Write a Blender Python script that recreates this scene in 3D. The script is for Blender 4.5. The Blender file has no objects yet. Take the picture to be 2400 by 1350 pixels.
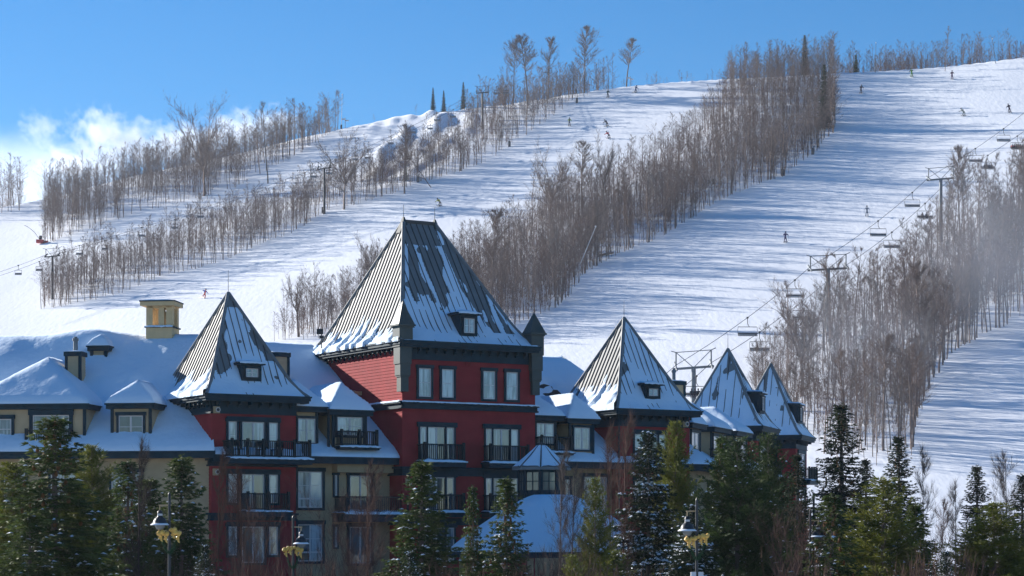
import bpy, math, random
import numpy as np
from mathutils import Vector, noise
from math import radians as R, sin, cos, tan, pi, sqrt

# ------------------------------------------------------------------ camera, world, sun, exposure
S = bpy.context.scene
COL = S.collection
CAM_Z = 5.0
HOR = 1250.0        # photo row of the horizon
FPX = 5000.0        # focal length in photo pixels (75 mm on 36 mm)
cd = bpy.data.cameras.new('camera'); cam = bpy.data.objects.new('camera', cd); COL.objects.link(cam)
cam.location = (0, 0, CAM_Z); cam.rotation_euler = (R(90), 0, 0)
cd.sensor_width = 36; cd.lens = 75; cd.shift_y = (HOR-675)/2400; cd.clip_start = 1; cd.clip_end = 20000
S.camera = cam
SUN_EL = 21.5
SX, SY = -0.80, 0.60           # horizontal direction towards the sun (left and beyond the hotel)
w = bpy.data.worlds.new("World"); S.world = w; w.use_nodes = True
nt = w.node_tree; nt.nodes.clear()
wo = nt.nodes.new('ShaderNodeOutputWorld'); bg = nt.nodes.new('ShaderNodeBackground')
sky = nt.nodes.new('ShaderNodeTexSky'); sky.sky_type = 'NISHITA'; sky.sun_disc = False
sky.sun_elevation = R(SUN_EL); sky.sun_rotation = math.atan2(SX, SY)
sky.altitude = 300; sky.air_density = 0.9; sky.dust_density = 0.0; sky.ozone_density = 4.5
bg.inputs[1].default_value = 0.068
hsv = nt.nodes.new('ShaderNodeHueSaturation'); hsv.inputs['Saturation'].default_value = 1.24; nt.links.new(sky.outputs[0], hsv.inputs['Color']); nt.links.new(hsv.outputs[0], bg.inputs[0]); nt.links.new(bg.outputs[0], wo.inputs[0])
sl = bpy.data.lights.new('sun', 'SUN'); so = bpy.data.objects.new('sun', sl); COL.objects.link(so)
sl.energy = 5.0; sl.angle = R(0.53); sl.color = (1.0, 0.945, 0.87)
sv = Vector((SX*cos(R(SUN_EL)), SY*cos(R(SUN_EL)), sin(R(SUN_EL))))
so.rotation_euler = (-sv).to_track_quat('-Z', 'Y').to_euler(); so.location = (-200, 100, 200)
S.view_settings.view_transform = 'Standard'; S.view_settings.look = 'None'
S.view_settings.exposure = 1.0; S.view_settings.gamma = 1.0
try: S.cycles.max_bounces = 5; S.cycles.transparent_max_bounces = 8; S.cycles.volume_bounces = 1
except Exception: pass

# ------------------------------------------------------------------ helpers
def tag(o, label=None, cat=None, group=None, kind=None):
    if label: o['label'] = label
    if cat: o['category'] = cat
    if group: o['group'] = group
    if kind: o['kind'] = kind
    return o
def empty(name, loc, label, cat, group=None):
    o = bpy.data.objects.new(name, None); COL.objects.link(o); o.location = loc; o.empty_display_size = .5
    return tag(o, label, cat, group)
class MB:
    def __init__(s): s.v = []; s.f = []; s.m = []; s.cur = 0
    def add(s, vs, fs):
        b = len(s.v); s.v.extend([tuple(v) for v in vs])
        for f in fs: s.f.append(tuple(i+b for i in f)); s.m.append(s.cur)
    def hexa(s, p):     # 8 points: bottom 4 (ccw from above), top 4
        s.add(p, [(3,2,1,0),(4,5,6,7),(0,1,5,4),(1,2,6,5),(2,3,7,6),(3,0,4,7)])
    def box(s, c, d):
        x,y,z = c; a,b,e = d[0]/2,d[1]/2,d[2]/2
        s.hexa([(x-a,y-b,z-e),(x+a,y-b,z-e),(x+a,y+b,z-e),(x-a,y+b,z-e),(x-a,y-b,z+e),(x+a,y-b,z+e),(x+a,y+b,z+e),(x-a,y+b,z+e)])
    def tube(s, p0, p1, r0, r1=None, n=6, cap=True):
        r1 = r0 if r1 is None else r1
        p0, p1 = Vector(p0), Vector(p1); d = (p1-p0)
        if d.length < 1e-6: return
        d.normalize(); a = d.orthogonal().normalized(); b = d.cross(a)
        vs = []
        for p, r in ((p0,r0),(p1,r1)):
            for i in range(n):
                t = 2*pi*i/n; vs.append(p + a*(r*cos(t)) + b*(r*sin(t)))
        fs = [(i,(i+1)%n,n+(i+1)%n,n+i) for i in range(n)]
        if cap: fs += [tuple(range(n-1,-1,-1)), tuple(range(n,2*n))]
        s.add(vs, fs)
    def path(s, pts, r, n=5):
        for a, b in zip(pts, pts[1:]): s.tube(a, b, r, r, n)
    def lathe(s, c, prof, n=14):
        vs = []; fs = []
        for (r, z) in prof:
            for i in range(n):
                t = 2*pi*i/n; vs.append((c[0]+r*cos(t), c[1]+r*sin(t), c[2]+z))
        for k in range(len(prof)-1):
            for i in range(n):
                j = (i+1)%n; fs.append((k*n+i,k*n+j,(k+1)*n+j,(k+1)*n+i))
        s.add(vs, fs)
    def build(s, name, mats, parent=None, org=(0,0,0), smooth=False):
        me = bpy.data.meshes.new(name)
        if not isinstance(mats, (list, tuple)): mats = [mats]
        ox, oy, oz = org
        me.from_pydata([(x-ox,y-oy,z-oz) for x,y,z in s.v], [], s.f)
        for m in mats: me.materials.append(m)
        if len(mats) > 1: me.polygons.foreach_set('material_index', s.m)
        if smooth: me.polygons.foreach_set('use_smooth', [True]*len(s.f))
        me.update()
        o = bpy.data.objects.new(name, me); COL.objects.link(o)
        if parent is not None: o.parent = parent
        else: o.location = org
        return o
def np_mesh(name, V, quads=None, tris=None, smooth=False):
    me = bpy.data.meshes.new(name)
    nq = 0 if quads is None else len(quads); ntr = 0 if tris is None else len(tris)
    me.vertices.add(len(V)); me.vertices.foreach_set('co', np.asarray(V, np.float32).ravel())
    loops = []
    if nq: loops.append(np.asarray(quads, np.int32).ravel())
    if ntr: loops.append(np.asarray(tris, np.int32).ravel())
    loops = np.concatenate(loops)
    me.loops.add(len(loops)); me.loops.foreach_set('vertex_index', loops)
    me.polygons.add(nq+ntr)
    st = np.concatenate([np.arange(nq)*4, nq*4+np.arange(ntr)*3]).astype(np.int32)
    me.polygons.foreach_set('loop_start', st)
    if smooth: me.polygons.foreach_set('use_smooth', np.ones(nq+ntr, bool))
    me.update(calc_edges=True); me.validate()
    return me
def link(name, me, mats, parent=None, loc=(0,0,0)):
    if not isinstance(mats, (list, tuple)): mats = [mats]
    if not me.materials:
        for m in mats: me.materials.append(m)
    o = bpy.data.objects.new(name, me); COL.objects.link(o); o.location = loc
    if parent is not None: o.parent = parent
    return o
def n3(x, y, z=0.0): return noise.noise(Vector((x, y, z)))
def fbm(x, y, z=0.0, o=3):
    a = 0; w_ = 1; t = 0
    for i in range(o):
        a += w_*noise.noise(Vector((x*2**i, y*2**i, z+7.3*i))); t += w_; w_ *= .5
    return a/t
def sstep(a, b, x):
    t = min(1, max(0, (x-a)/(b-a))); return t*t*(3-2*t)

# ------------------------------------------------------------------ materials
def mat(name, col, rough=.7, spec=.3, metal=0, var=0.0, vscale=3.0, bump=0.0, bscale=20.0, stretch=(1,1,1), col2=None, coat=0, gen='Object'):
    m = bpy.data.materials.new(name); m.use_nodes = True
    t = m.node_tree; b = t.nodes['Principled BSDF']
    b.inputs['Base Color'].default_value = (*col, 1); b.inputs['Roughness'].default_value = rough
    b.inputs['Metallic'].default_value = metal; b.inputs['Specular IOR Level'].default_value = spec
    if coat: b.inputs['Coat Weight'].default_value = coat; b.inputs['Coat Roughness'].default_value = .04
    if var or col2 or bump:
        tc = t.nodes.new('ShaderNodeTexCoord'); mp = t.nodes.new('ShaderNodeMapping'); mp.inputs['Scale'].default_value = stretch
        t.links.new(tc.outputs[gen], mp.inputs[0])
    if var or col2:
        n = t.nodes.new('ShaderNodeTexNoise'); n.inputs['Scale'].default_value = vscale; n.inputs['Detail'].default_value = 6
        t.links.new(mp.outputs[0], n.inputs[0])
        r = t.nodes.new('ShaderNodeValToRGB')
        c2 = col2 or tuple(min(1, c*(1+var)) for c in col); c1 = col if col2 else tuple(c*(1-var) for c in col)
        r.color_ramp.elements[0].position = .35; r.color_ramp.elements[1].position = .65
        r.color_ramp.elements[0].color = (*c1, 1); r.color_ramp.elements[1].color = (*c2, 1)
        t.links.new(n.outputs[0], r.inputs[0]); t.links.new(r.outputs[0], b.inputs['Base Color'])
    if bump:
        n2 = t.nodes.new('ShaderNodeTexNoise'); n2.inputs['Scale'].default_value = bscale; n2.inputs['Detail'].default_value = 5
        t.links.new(mp.outputs[0], n2.inputs[0])
        bp = t.nodes.new('ShaderNodeBump'); bp.inputs['Strength'].default_value = 1.0; bp.inputs['Distance'].default_value = bump
        t.links.new(n2.outputs[0], bp.inputs['Height']); t.links.new(bp.outputs[0], b.inputs['Normal'])
    return m
M = {}
M['red'] = mat('red_siding', (.30,.032,.036), .8, .15, var=.12, vscale=1.2)
M['yellow'] = mat('ochre_siding', (.50,.37,.22), .6, .3, var=.08, vscale=1.5)
M['stucco'] = mat('ochre_stucco', (.46,.335,.20), .85, .2, var=.07, vscale=2, bump=.01, bscale=30)
M['lantern'] = mat('yellow_stucco', (.70,.50,.27), .8, .2, var=.06, vscale=2)
M['trim'] = mat('dark_teal_trim', (.006,.034,.050), .6, .18, var=.2, vscale=2)
M['rail'] = mat('railing_paint', (.008,.022,.028), .6, .18)
M['metal'] = mat('standing_seam_metal', (.175,.19,.195), .6, .35, metal=0, var=.1, vscale=.9)
M['seam'] = mat('seam_metal', (.07,.075,.075), .65, .25)
M['shingle'] = mat('dark_shingles', (.03,.032,.036), .9, .2, var=.4, vscale=8, bump=.02, bscale=18)
M['sash'] = mat('white_window_frame', (.62,.58,.56), .5, .3)
M['snow'] = mat('roof_snow', (.70,.82,.94), .8, .15, bump=.05, bscale=2.6)  # blue tint of the shaded roofs is put into this snow colour
M['fsnow'] = mat('branch_snow', (.82,.85,.90), .8, .2)
M['louver'] = mat('tan_louver', (.45,.33,.19), .6, .3)
M['steel'] = mat('dark_steel', (.035,.04,.045), .45, .4, metal=.5)
M['galv'] = mat('galvanised_steel', (.16,.18,.20), .5, .4, metal=.4, var=.15, vscale=2)
M['pole'] = mat('lamp_post_paint', (.03,.032,.036), .45, .4, var=.2, vscale=3)
M['lampglass'] = mat('lamp_glass', (.2,.21,.2), .15, .6)
M['gold'] = mat('gold_ribbon', (.75,.46,.10), .35, .5, var=.2, vscale=12)
M['garland'] = mat('garland_green', (.03,.07,.03), .8, .2)
M['plastic'] = mat('white_box', (.6,.62,.66), .6, .3)
M['cable'] = mat('cable', (.05,.055,.065), .6, .3)
M['cushion'] = mat('chair_pads', (.10,.105,.115), .7, .2)
def glassmat(name, lo, hi, scale, rough=.06):
    m = bpy.data.materials.new(name); m.use_nodes = True; t = m.node_tree; b = t.nodes['Principled BSDF']
    b.inputs['Roughness'].default_value = .35; b.inputs['Coat Weight'].default_value = 1.0; b.inputs['Coat Roughness'].default_value = rough
    b.inputs['Coat IOR'].default_value = 1.9
    tc = t.nodes.new('ShaderNodeTexCoord'); mp = t.nodes.new('ShaderNodeMapping'); mp.inputs['Scale'].default_value = (scale,scale,.25)
    n = t.nodes.new('ShaderNodeTexNoise'); n.inputs['Scale'].default_value = 2.2; n.inputs['Detail'].default_value = 3
    r = t.nodes.new('ShaderNodeValToRGB'); r.color_ramp.elements[0].position = .42; r.color_ramp.elements[1].position = .58
    r.color_ramp.elements[0].color = (*lo,1); r.color_ramp.elements[1].color = (*hi,1)
    oi = t.nodes.new('ShaderNodeObjectInfo'); ad = t.nodes.new('ShaderNodeMath'); ad.operation = 'MULTIPLY_ADD'; ad.inputs[1].default_value = .34; t.links.new(oi.outputs['Random'], ad.inputs[0]); t.links.new(n.outputs[0], ad.inputs[2]); sb = t.nodes.new('ShaderNodeMath'); sb.operation = 'SUBTRACT'; sb.inputs[1].default_value = .17; t.links.new(ad.outputs[0], sb.inputs[0])
    t.links.new(tc.outputs['Object'], mp.inputs[0]); t.links.new(mp.outputs[0], n.inputs[0]); t.links.new(sb.outputs[0], r.inputs[0]); t.links.new(r.outputs[0], b.inputs['Base Color'])
    return m
M['curtain'] = glassmat('curtained_glass', (.10,.13,.15), (.42,.46,.48), 2.5)
M['dark'] = glassmat('dark_glass', (.015,.03,.035), (.05,.08,.09), 1.0)
def barkmat(name, c1, c2, rnd=.3):
    m = bpy.data.materials.new(name); m.use_nodes = True; t = m.node_tree; b = t.nodes['Principled BSDF']
    b.inputs['Roughness'].default_value = .9; b.inputs['Specular IOR Level'].default_value = .1
    tc = t.nodes.new('ShaderNodeTexCoord'); n = t.nodes.new('ShaderNodeTexNoise'); n.inputs['Scale'].default_value = .05; n.inputs['Detail'].default_value = 4
    g = t.nodes.new('ShaderNodeNewGeometry')
    r = t.nodes.new('ShaderNodeValToRGB'); r.color_ramp.elements[0].position = .3; r.color_ramp.elements[1].position = .7
    r.color_ramp.elements[0].color = (*c1,1); r.color_ramp.elements[1].color = (*c2,1)
    t.links.new(g.outputs['Position'], n.inputs[0]); t.links.new(n.outputs[0], r.inputs[0]); t.links.new(r.outputs[0], b.inputs['Base Color'])
    return m
M['bark'] = barkmat('grey_brown_bark', (.15,.105,.09), (.25,.21,.19))
M['bark2'] = barkmat('pale_bark', (.14,.12,.11), (.26,.235,.22))
M['redbark'] = barkmat('reddish_twigs', (.15,.085,.07), (.24,.155,.13))
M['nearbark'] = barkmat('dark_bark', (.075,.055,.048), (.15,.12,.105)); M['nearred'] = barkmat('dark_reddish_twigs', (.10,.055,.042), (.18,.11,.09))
def leafmat(name, c1, c2, sc, trans=.22):
    m = bpy.data.materials.new(name); m.use_nodes = True; t = m.node_tree; b = t.nodes['Principled BSDF']
    b.inputs['Roughness'].default_value = .65; b.inputs['Specular IOR Level'].default_value = .25
    tc = t.nodes.new('ShaderNodeTexCoord'); n = t.nodes.new('ShaderNodeTexNoise'); n.inputs['Scale'].default_value = sc; n.inputs['Detail'].default_value = 3
    r = t.nodes.new('ShaderNodeValToRGB'); r.color_ramp.elements[0].position = .35; r.color_ramp.elements[1].position = .65
    r.color_ramp.elements[0].color = (*c1,1); r.color_ramp.elements[1].color = (*c2,1)
    t.links.new(tc.outputs['Object'], n.inputs[0]); t.links.new(n.outputs[0], r.inputs[0]); t.links.new(r.outputs[0], b.inputs['Base Color'])
    tl = t.nodes.new('ShaderNodeBsdfTranslucent'); mx = t.nodes.new('ShaderNodeMixShader'); mx.inputs[0].default_value = trans
    t.links.new(r.outputs[0], tl.inputs[0]); t.links.new(b.outputs[0], mx.inputs[1]); t.links.new(tl.outputs[0], mx.inputs[2]); t.links.new(mx.outputs[0], t.nodes['Material Output'].inputs[0])
    return m
M['spruce'] = leafmat('spruce_needles', (.036,.068,.02), (.11,.14,.035), 1.1)
M['darkspruce'] = leafmat('dark_spruce_needles', (.014,.032,.018), (.04,.062,.026), 1.1)
M['pine'] = leafmat('pine_needles', (.08,.105,.016), (.21,.21,.032), .9)
M['cone'] = mat('spruce_cones', (.18,.085,.035), .8, .2)

# ------------------------------------------------------------------ terrain
SKYL = [(-600,560),(-200,520),(0,486),(100,474),(200,440),(333,398),(500,376),(640,339),(700,324),(813,296),(896,284),(955,271),(1027,261),(1104,256),(1222,243),
        (1290,228),(1367,213),(1426,205),(1485,201),(1574,189),(1663,185),(1707,183),(1820,178),(1945,170),(2052,168),(2126,165),(2215,160),(2304,148),(2393,136),(2600,112),(3000,90)]
YSK = [(-600,640),(0,660),(700,660),(1100,650),(1500,640),(1800,620),(2400,590),(3000,580)]
_sx = np.array([p[0] for p in SKYL]); _sy = np.array([p[1] for p in SKYL]); _yx = np.array([p[0] for p in YSK]); _yy = np.array([p[1] for p in YSK])
_gx = np.arange(-700, 3100, 10.); _k = np.exp(-.5*(np.arange(-30,31)/11.)**2); _k /= _k.sum()
_gy = np.convolve(np.pad(np.interp(_gx, _sx, _sy), 30, 'edge'), _k, 'valid'); _gd = np.convolve(np.pad(np.interp(_gx, _yx, _yy), 30, 'edge'), _k, 'valid')
Y0 = 190.0
def terr_np(X, Y):
    u = 1200 + 5000*X/np.maximum(Y, 40)
    u = np.clip(u, -600, 3000)
    es = (HOR-np.interp(u, _gx, _gy))/5000.; Ys = np.interp(u, _gx, _gd)
    t = (Y-Y0)/(Ys-Y0); tc = np.clip(t, 0, 1)
    h = tc*(1.06-.06*tc)
    e = es*h
    sm = np.clip(t*5, 0, 1); sm = sm*sm*(3-2*sm)
    z = CAM_Z*sm + e*np.minimum(Y, Ys)
    left = np.clip((1100-u)/500, 0, 1)
    z = z - np.maximum(Y-Ys, 0)*(.02+.22*left) * 1.0
    return z
def relief(x, y):
    t = sstep(195, 240, y)
    r = .6*n3(x*.018, y*.018, 3)+.07*n3(x*.07, y*.05, 5)
    u = 1200+5000*x/max(y, 40); v = HOR-5000*(float(terr_np(np.array(x), np.array(y)))-CAM_Z)/max(y, 40)
    m = max(0, 1-((u-985-(v-320)*-.9)/150)**2)*sstep(240, 275, v)*(1-sstep(380, 470, v))
    if m > 0:
        r += m*2.7*max(0, n3(x*.2, y*.10, 11)+.1)
    return r*t
def ground_z(x, y): return float(terr_np(np.array(float(x)), np.array(float(y)))) + relief(x, y)
def to_px(x, y, z): return 1200+5000*x/y, HOR-5000*(z-CAM_Z)/y
def px_ground(px, py):
    k = (px-1200)/5000.; lo = 150; hi = float(np.interp(px, _yx, _yy))
    for _ in range(40):
        m = (lo+hi)/2
        if to_px(k*m, m, float(terr_np(np.array(k*m), np.array(m))))[1] > py: lo = m
        else: hi = m
    m = (lo+hi)/2
    return k*m, m, ground_z(k*m, m)
def snowground(name, coldelta=0):
    m = bpy.data.materials.new(name); m.use_nodes = True; t = m.node_tree; b = t.nodes['Principled BSDF']
    b.inputs['Base Color'].default_value = (.86,.885,.92,1); b.inputs['Roughness'].default_value = .8; b.inputs['Specular IOR Level'].default_value = .15
    g = t.nodes.new('ShaderNodeNewGeometry')
    hs = []
    for sc, st, d, amp in ((.22,(1,.5,1),3,.09), (1.0,(1,.08,1),4,.10), (5.0,(1.2,.25,1),3,.02)):
        mp = t.nodes.new('ShaderNodeMapping'); mp.inputs['Scale'].default_value = st; mp.inputs['Rotation'].default_value = (0,0,R(20))
        n = t.nodes.new('ShaderNodeTexNoise'); n.inputs['Scale'].default_value = sc; n.inputs['Detail'].default_value = d
        ml = t.nodes.new('ShaderNodeMath'); ml.operation = 'MULTIPLY'; ml.inputs[1].default_value = amp
        t.links.new(g.outputs['Position'], mp.inputs[0]); t.links.new(mp.outputs[0], n.inputs[0]); t.links.new(n.outputs[0], ml.inputs[0]); hs.append(ml)
    a1 = t.nodes.new('ShaderNodeMath'); a2 = t.nodes.new('ShaderNodeMath')
    t.links.new(hs[0].outputs[0], a1.inputs[0]); t.links.new(hs[1].outputs[0], a1.inputs[1]); t.links.new(a1.outputs[0], a2.inputs[0]); t.links.new(hs[2].outputs[0], a2.inputs[1])
    bp = t.nodes.new('ShaderNodeBump'); bp.inputs['Strength'].default_value = .8; bp.inputs['Distance'].default_value = 1.0
    t.links.new(a2.outputs[0], bp.inputs['Height']); t.links.new(bp.outputs[0], b.inputs['Normal'])
    return m
M['hill'] = snowground('groomed_snow')
M['ground'] = mat('darkened_trodden_snow', (.36,.38,.41), .85, .15, var=.06, vscale=.4, bump=.05, bscale=1.5)  # unseen ground, colour darkened so less light bounces onto the facades
def make_terrain():
    us = np.linspace(-700, 3100, 520); Ys = np.concatenate([np.linspace(186, 640, 330), np.linspace(642, 760, 50), np.linspace(770, 1500, 30)])
    V = np.zeros((len(Ys), len(us), 3))
    for i, y in enumerate(Ys):
        x = (us-1200)/5000*y
        V[i,:,0] = x; V[i,:,1] = y; V[i,:,2] = terr_np(x, np.full_like(x, y))
        for j in range(len(us)): V[i,j,2] += relief(x[j], y)
    n, m = len(Ys), len(us)
    I = np.arange(n*m).reshape(n, m)
    q = np.stack([I[:-1,:-1], I[:-1,1:], I[1:,1:], I[1:,:-1]], -1).reshape(-1, 4)
    me = np_mesh('ski_hill', V.reshape(-1,3), quads=q, smooth=True)
    o = link('hill', me, M['hill']); tag(o, 'snow covered ski hill with groomed runs', kind='structure')
    g = MB(); g.add([(-2500,-300,-.02),(2500,-300,-.02),(2500,2600,-.02),(-2500,2600,-.02)], [(0,1,2,3)])
    tag(g.build('ground', M['ground']), 'snow covered ground around the hotel', kind='structure')
make_terrain()
# ------------------------------------------------------------------ hotel
class Frame:
    def __init__(s, o, a): s.o = o; s.a = R(a); s.c = cos(s.a); s.s = sin(s.a)
    def P(s, S_, t, z=0): return (s.o[0]+s.c*S_-s.s*t, s.o[1]+s.s*S_+s.c*t, z)
    def sof(s, px, t):
        k = (px-1200)/FPX; return (k*(s.o[1]+s.c*t)-s.o[0]+s.s*t)/(s.c-k*s.s)
    def z(s, S_, t, py): return CAM_Z+(HOR-py)/FPX*(s.o[1]+s.s*S_+s.c*t)
class Face:             # vertical plane seen from outside, a runs to the right, o outwards
    def __init__(s, o, u):
        l = math.hypot(*u); s.o = o; s.u = (u[0]/l, u[1]/l); s.n = (s.u[1], -s.u[0])
    def P(s, a, z, o=0): return (s.o[0]+s.u[0]*a+s.n[0]*o, s.o[1]+s.u[1]*a+s.n[1]*o, z)
    def a(s, px, o=0):
        k = (px-1200)/FPX; ox = s.o[0]+s.n[0]*o; oy = s.o[1]+s.n[1]*o
        return (k*oy-ox)/(s.u[0]-k*s.u[1])
    def z(s, a, py, o=0): return CAM_Z+(HOR-py)/FPX*(s.o[1]+s.u[1]*a+s.n[1]*o)
    def box(s, mb, a0, a1, z0, z1, o0, o1):
        p = [s.P(a0,z0,o1), s.P(a1,z0,o1), s.P(a1,z0,o0), s.P(a0,z0,o0)]
        q = [(x,y,z1) for x,y,_ in p]; mb.hexa(p+q)
    def siding(s, mb, a0, a1, z0, z1, lap=.19, o=0):
        n = max(1, int(round((z1-z0)/lap))); h = (z1-z0)/n
        for i in range(n):
            b = z0+i*h; t = b+h
            mb.add([s.P(a0,b,o+.022), s.P(a1,b,o+.022), s.P(a1,t,o), s.P(a0,t,o), s.P(a0,b,o), s.P(a1,b,o)], [(0,1,2,3),(4,5,1,0)])
F = Frame((-17.83,125.0), 31)
HORG = (-17.83, 125.0, 0)
hotel = empty('hotel_building', HORG, 'long red and ochre hotel with steep pyramid tower roofs and snowy mansards', 'hotel')
def part(mb, name, m, parent=hotel, smooth=False):
    if parent is hotel: return mb.build(name, m, hotel, HORG, smooth)
    return mb.build(name, m, parent, HORG, smooth)

def window(fc, a0, a1, z0, z1, cols=2, rows=2, lower=0, tr=.16, o=0.0, kinds=None, name='window', flat=False):
    """trim round the opening, white sashes, panes"""
    t = MB(); fc.box(t, a0-tr, a0, z0-tr, z1, o, o+.12); fc.box(t, a1, a1+tr, z0-tr, z1, o, o+.12)
    fc.box(t, a0-tr-.05, a1+tr+.05, z1, z1+tr*1.5, o, o+.16); fc.box(t, a0, a1, z0-tr, z0, o, o+.13)
    s = MB(); f = .065
    fc.box(s, a0, a0+f, z0, z1, o, o+.075); fc.box(s, a1-f, a1, z0, z1, o, o+.075)
    fc.box(s, a0+f, a1-f, z0, z0+f, o, o+.074); fc.box(s, a0+f, a1-f, z1-f, z1, o, o+.074)
    W = (a1-a0-2*f)
    zl = z0+f
    if lower:
        zl = z0+lower; fc.box(s, a0+f, a1-f, zl-.05, zl+.05, o, o+.072)
    for i in range(1, cols):
        x = a0+f+W*i/cols; fc.box(s, x-.05, x+.05, z0+f, z1-f, o, o+.078)
    for j in range(1, rows):
        y = zl+(z1-f-zl)*j/rows; fc.box(s, a0+f, a1-f, y-.018, y+.018, o, o+.066)
    p = hotel if not flat else flat
    so_ = part(s, name, M['sash'], p)
    sub = so_ if not flat else p
    part(t, 'trim' if not flat else 'window_trim', M['trim'], sub)
    for i in range(cols):
        g = MB(); x0 = a0+f+W*i/cols; x1 = a0+f+W*(i+1)/cols
        g.add([fc.P(x0,z0+f,o+.05+random.uniform(-.004,.004)), fc.P(x1,z0+f,o+.05), fc.P(x1,z1-f,o+.05+random.uniform(-.006,.004)), fc.P(x0,z1-f,o+.05)], [(0,1,2,3)])
        k = (kinds or 'cccc')[i % 4 if not kinds else i]
        part(g, 'pane', M['curtain' if k == 'c' else 'dark'], sub)
    return so_
def snow_slab(fc, a0, a1, zt, o0, o1, parent, thick=.16, seed=0, name='snow'):
    nx = max(4, int((a1-a0)/.12)); ny = 6; mb = MB(); vs = []
    for j in range(ny+1):
        for i in range(nx+1):
            a = a0+(a1-a0)*i/nx; o = o0+(o1-o0)*j/ny
            e = min(i, nx-i)/2.; e = min(1, e); e2 = 1 if j < ny else .25
            h = thick*(.75+.5*n3(a*1.7+seed, o*2, seed))*(.3+.7*e)*e2+.005
            vs.append(fc.P(a, zt+h, o+(.05 if j == ny else 0)*(1+n3(a*3, seed))))
    fs = []
    for j in range(ny):
        for i in range(nx):
            k = j*(nx+1)+i; fs.append((k+nx+1, k+nx+2, k+1, k))
    for i in range(nx+1): vs.append(fc.P(a0+(a1-a0)*i/nx, zt-.05+.04*n3(i*.5, seed), o1+.03))
    b = (ny+1)*(nx+1)
    for i in range(nx): k = ny*(nx+1)+i; fs.append((b+i, b+i+1, k+1, k))
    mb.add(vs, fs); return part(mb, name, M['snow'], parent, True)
def balcony(fc, a0, a1, zt, depth, h=1.05, snow=.16, slab=.34, posts=None, sides=True, seed=0, furniture=True):
    s = MB(); fc.box(s, a0-.08, a1+.08, zt-slab, zt-.1, 0, depth+.05); fc.box(s, a0-.16, a1+.16, zt-.1, zt, 0, depth+.13)
    bo = part(s, 'balcony', M['trim'])
    r = MB(); n = posts or max(1, int((a1-a0)/1.7)); o = depth-.05
    fc.box(r, a0, a1, zt+h-.07, zt+h, o-.06, o+.05); fc.box(r, a0+.1, a1-.1, zt+.1, zt+.16, o-.03, o+.03)
    for i in range(n+1):
        a = a0+.06+(a1-a0-.12)*i/n; fc.box(r, a-.075, a+.075, zt, zt+h+.1, o-.075, o+.075)
    nb = int((a1-a0)/.135)
    for i in range(1, nb):
        a = a0+(a1-a0)*i/nb; fc.box(r, a-.021, a+.021, zt+.16, zt+h-.07, o-.02, o+.02)
    if sides:
        for a in (a0+.03, a1-.03):
            fc.box(r, a-.04, a+.04, zt+h-.07, zt+h-.002, .02, o-.06); fc.box(r, a-.03, a+.03, zt+.1, zt+.16, .02, o-.06)
            m = int(depth/.14)
            for k in range(1, m): fc.box(r, a-.02, a+.02, zt+.16, zt+h-.07, o*k/m-.02, o*k/m+.02)
    part(r, 'railing', M['rail'], bo)
    snow_slab(fc, a0-.14, a1+.14, zt, .04, depth+.12, bo, snow, seed)
    return bo
def horn(fc, a, z):        # small outdoor sounder on the wall
    m = MB(); fc.box(m, a-.2, a+.2, z-.2, z+.2, .03, .13)
    o = part(m, 'wall_sounder', M['louver'])
    c = MB(); p = Vector(fc.P(a+.04, z, .13)); n = Vector((fc.n[0], fc.n[1], 0)); c.tube(p, p+n*.12, .07, .15, 12); part(c, 'horn', M['sash'], o)
    d = MB(); d.tube(p+n*.122, p+n*.13, .1, .1, 10); part(d, 'horn_mouth', M['steel'], o)

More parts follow.
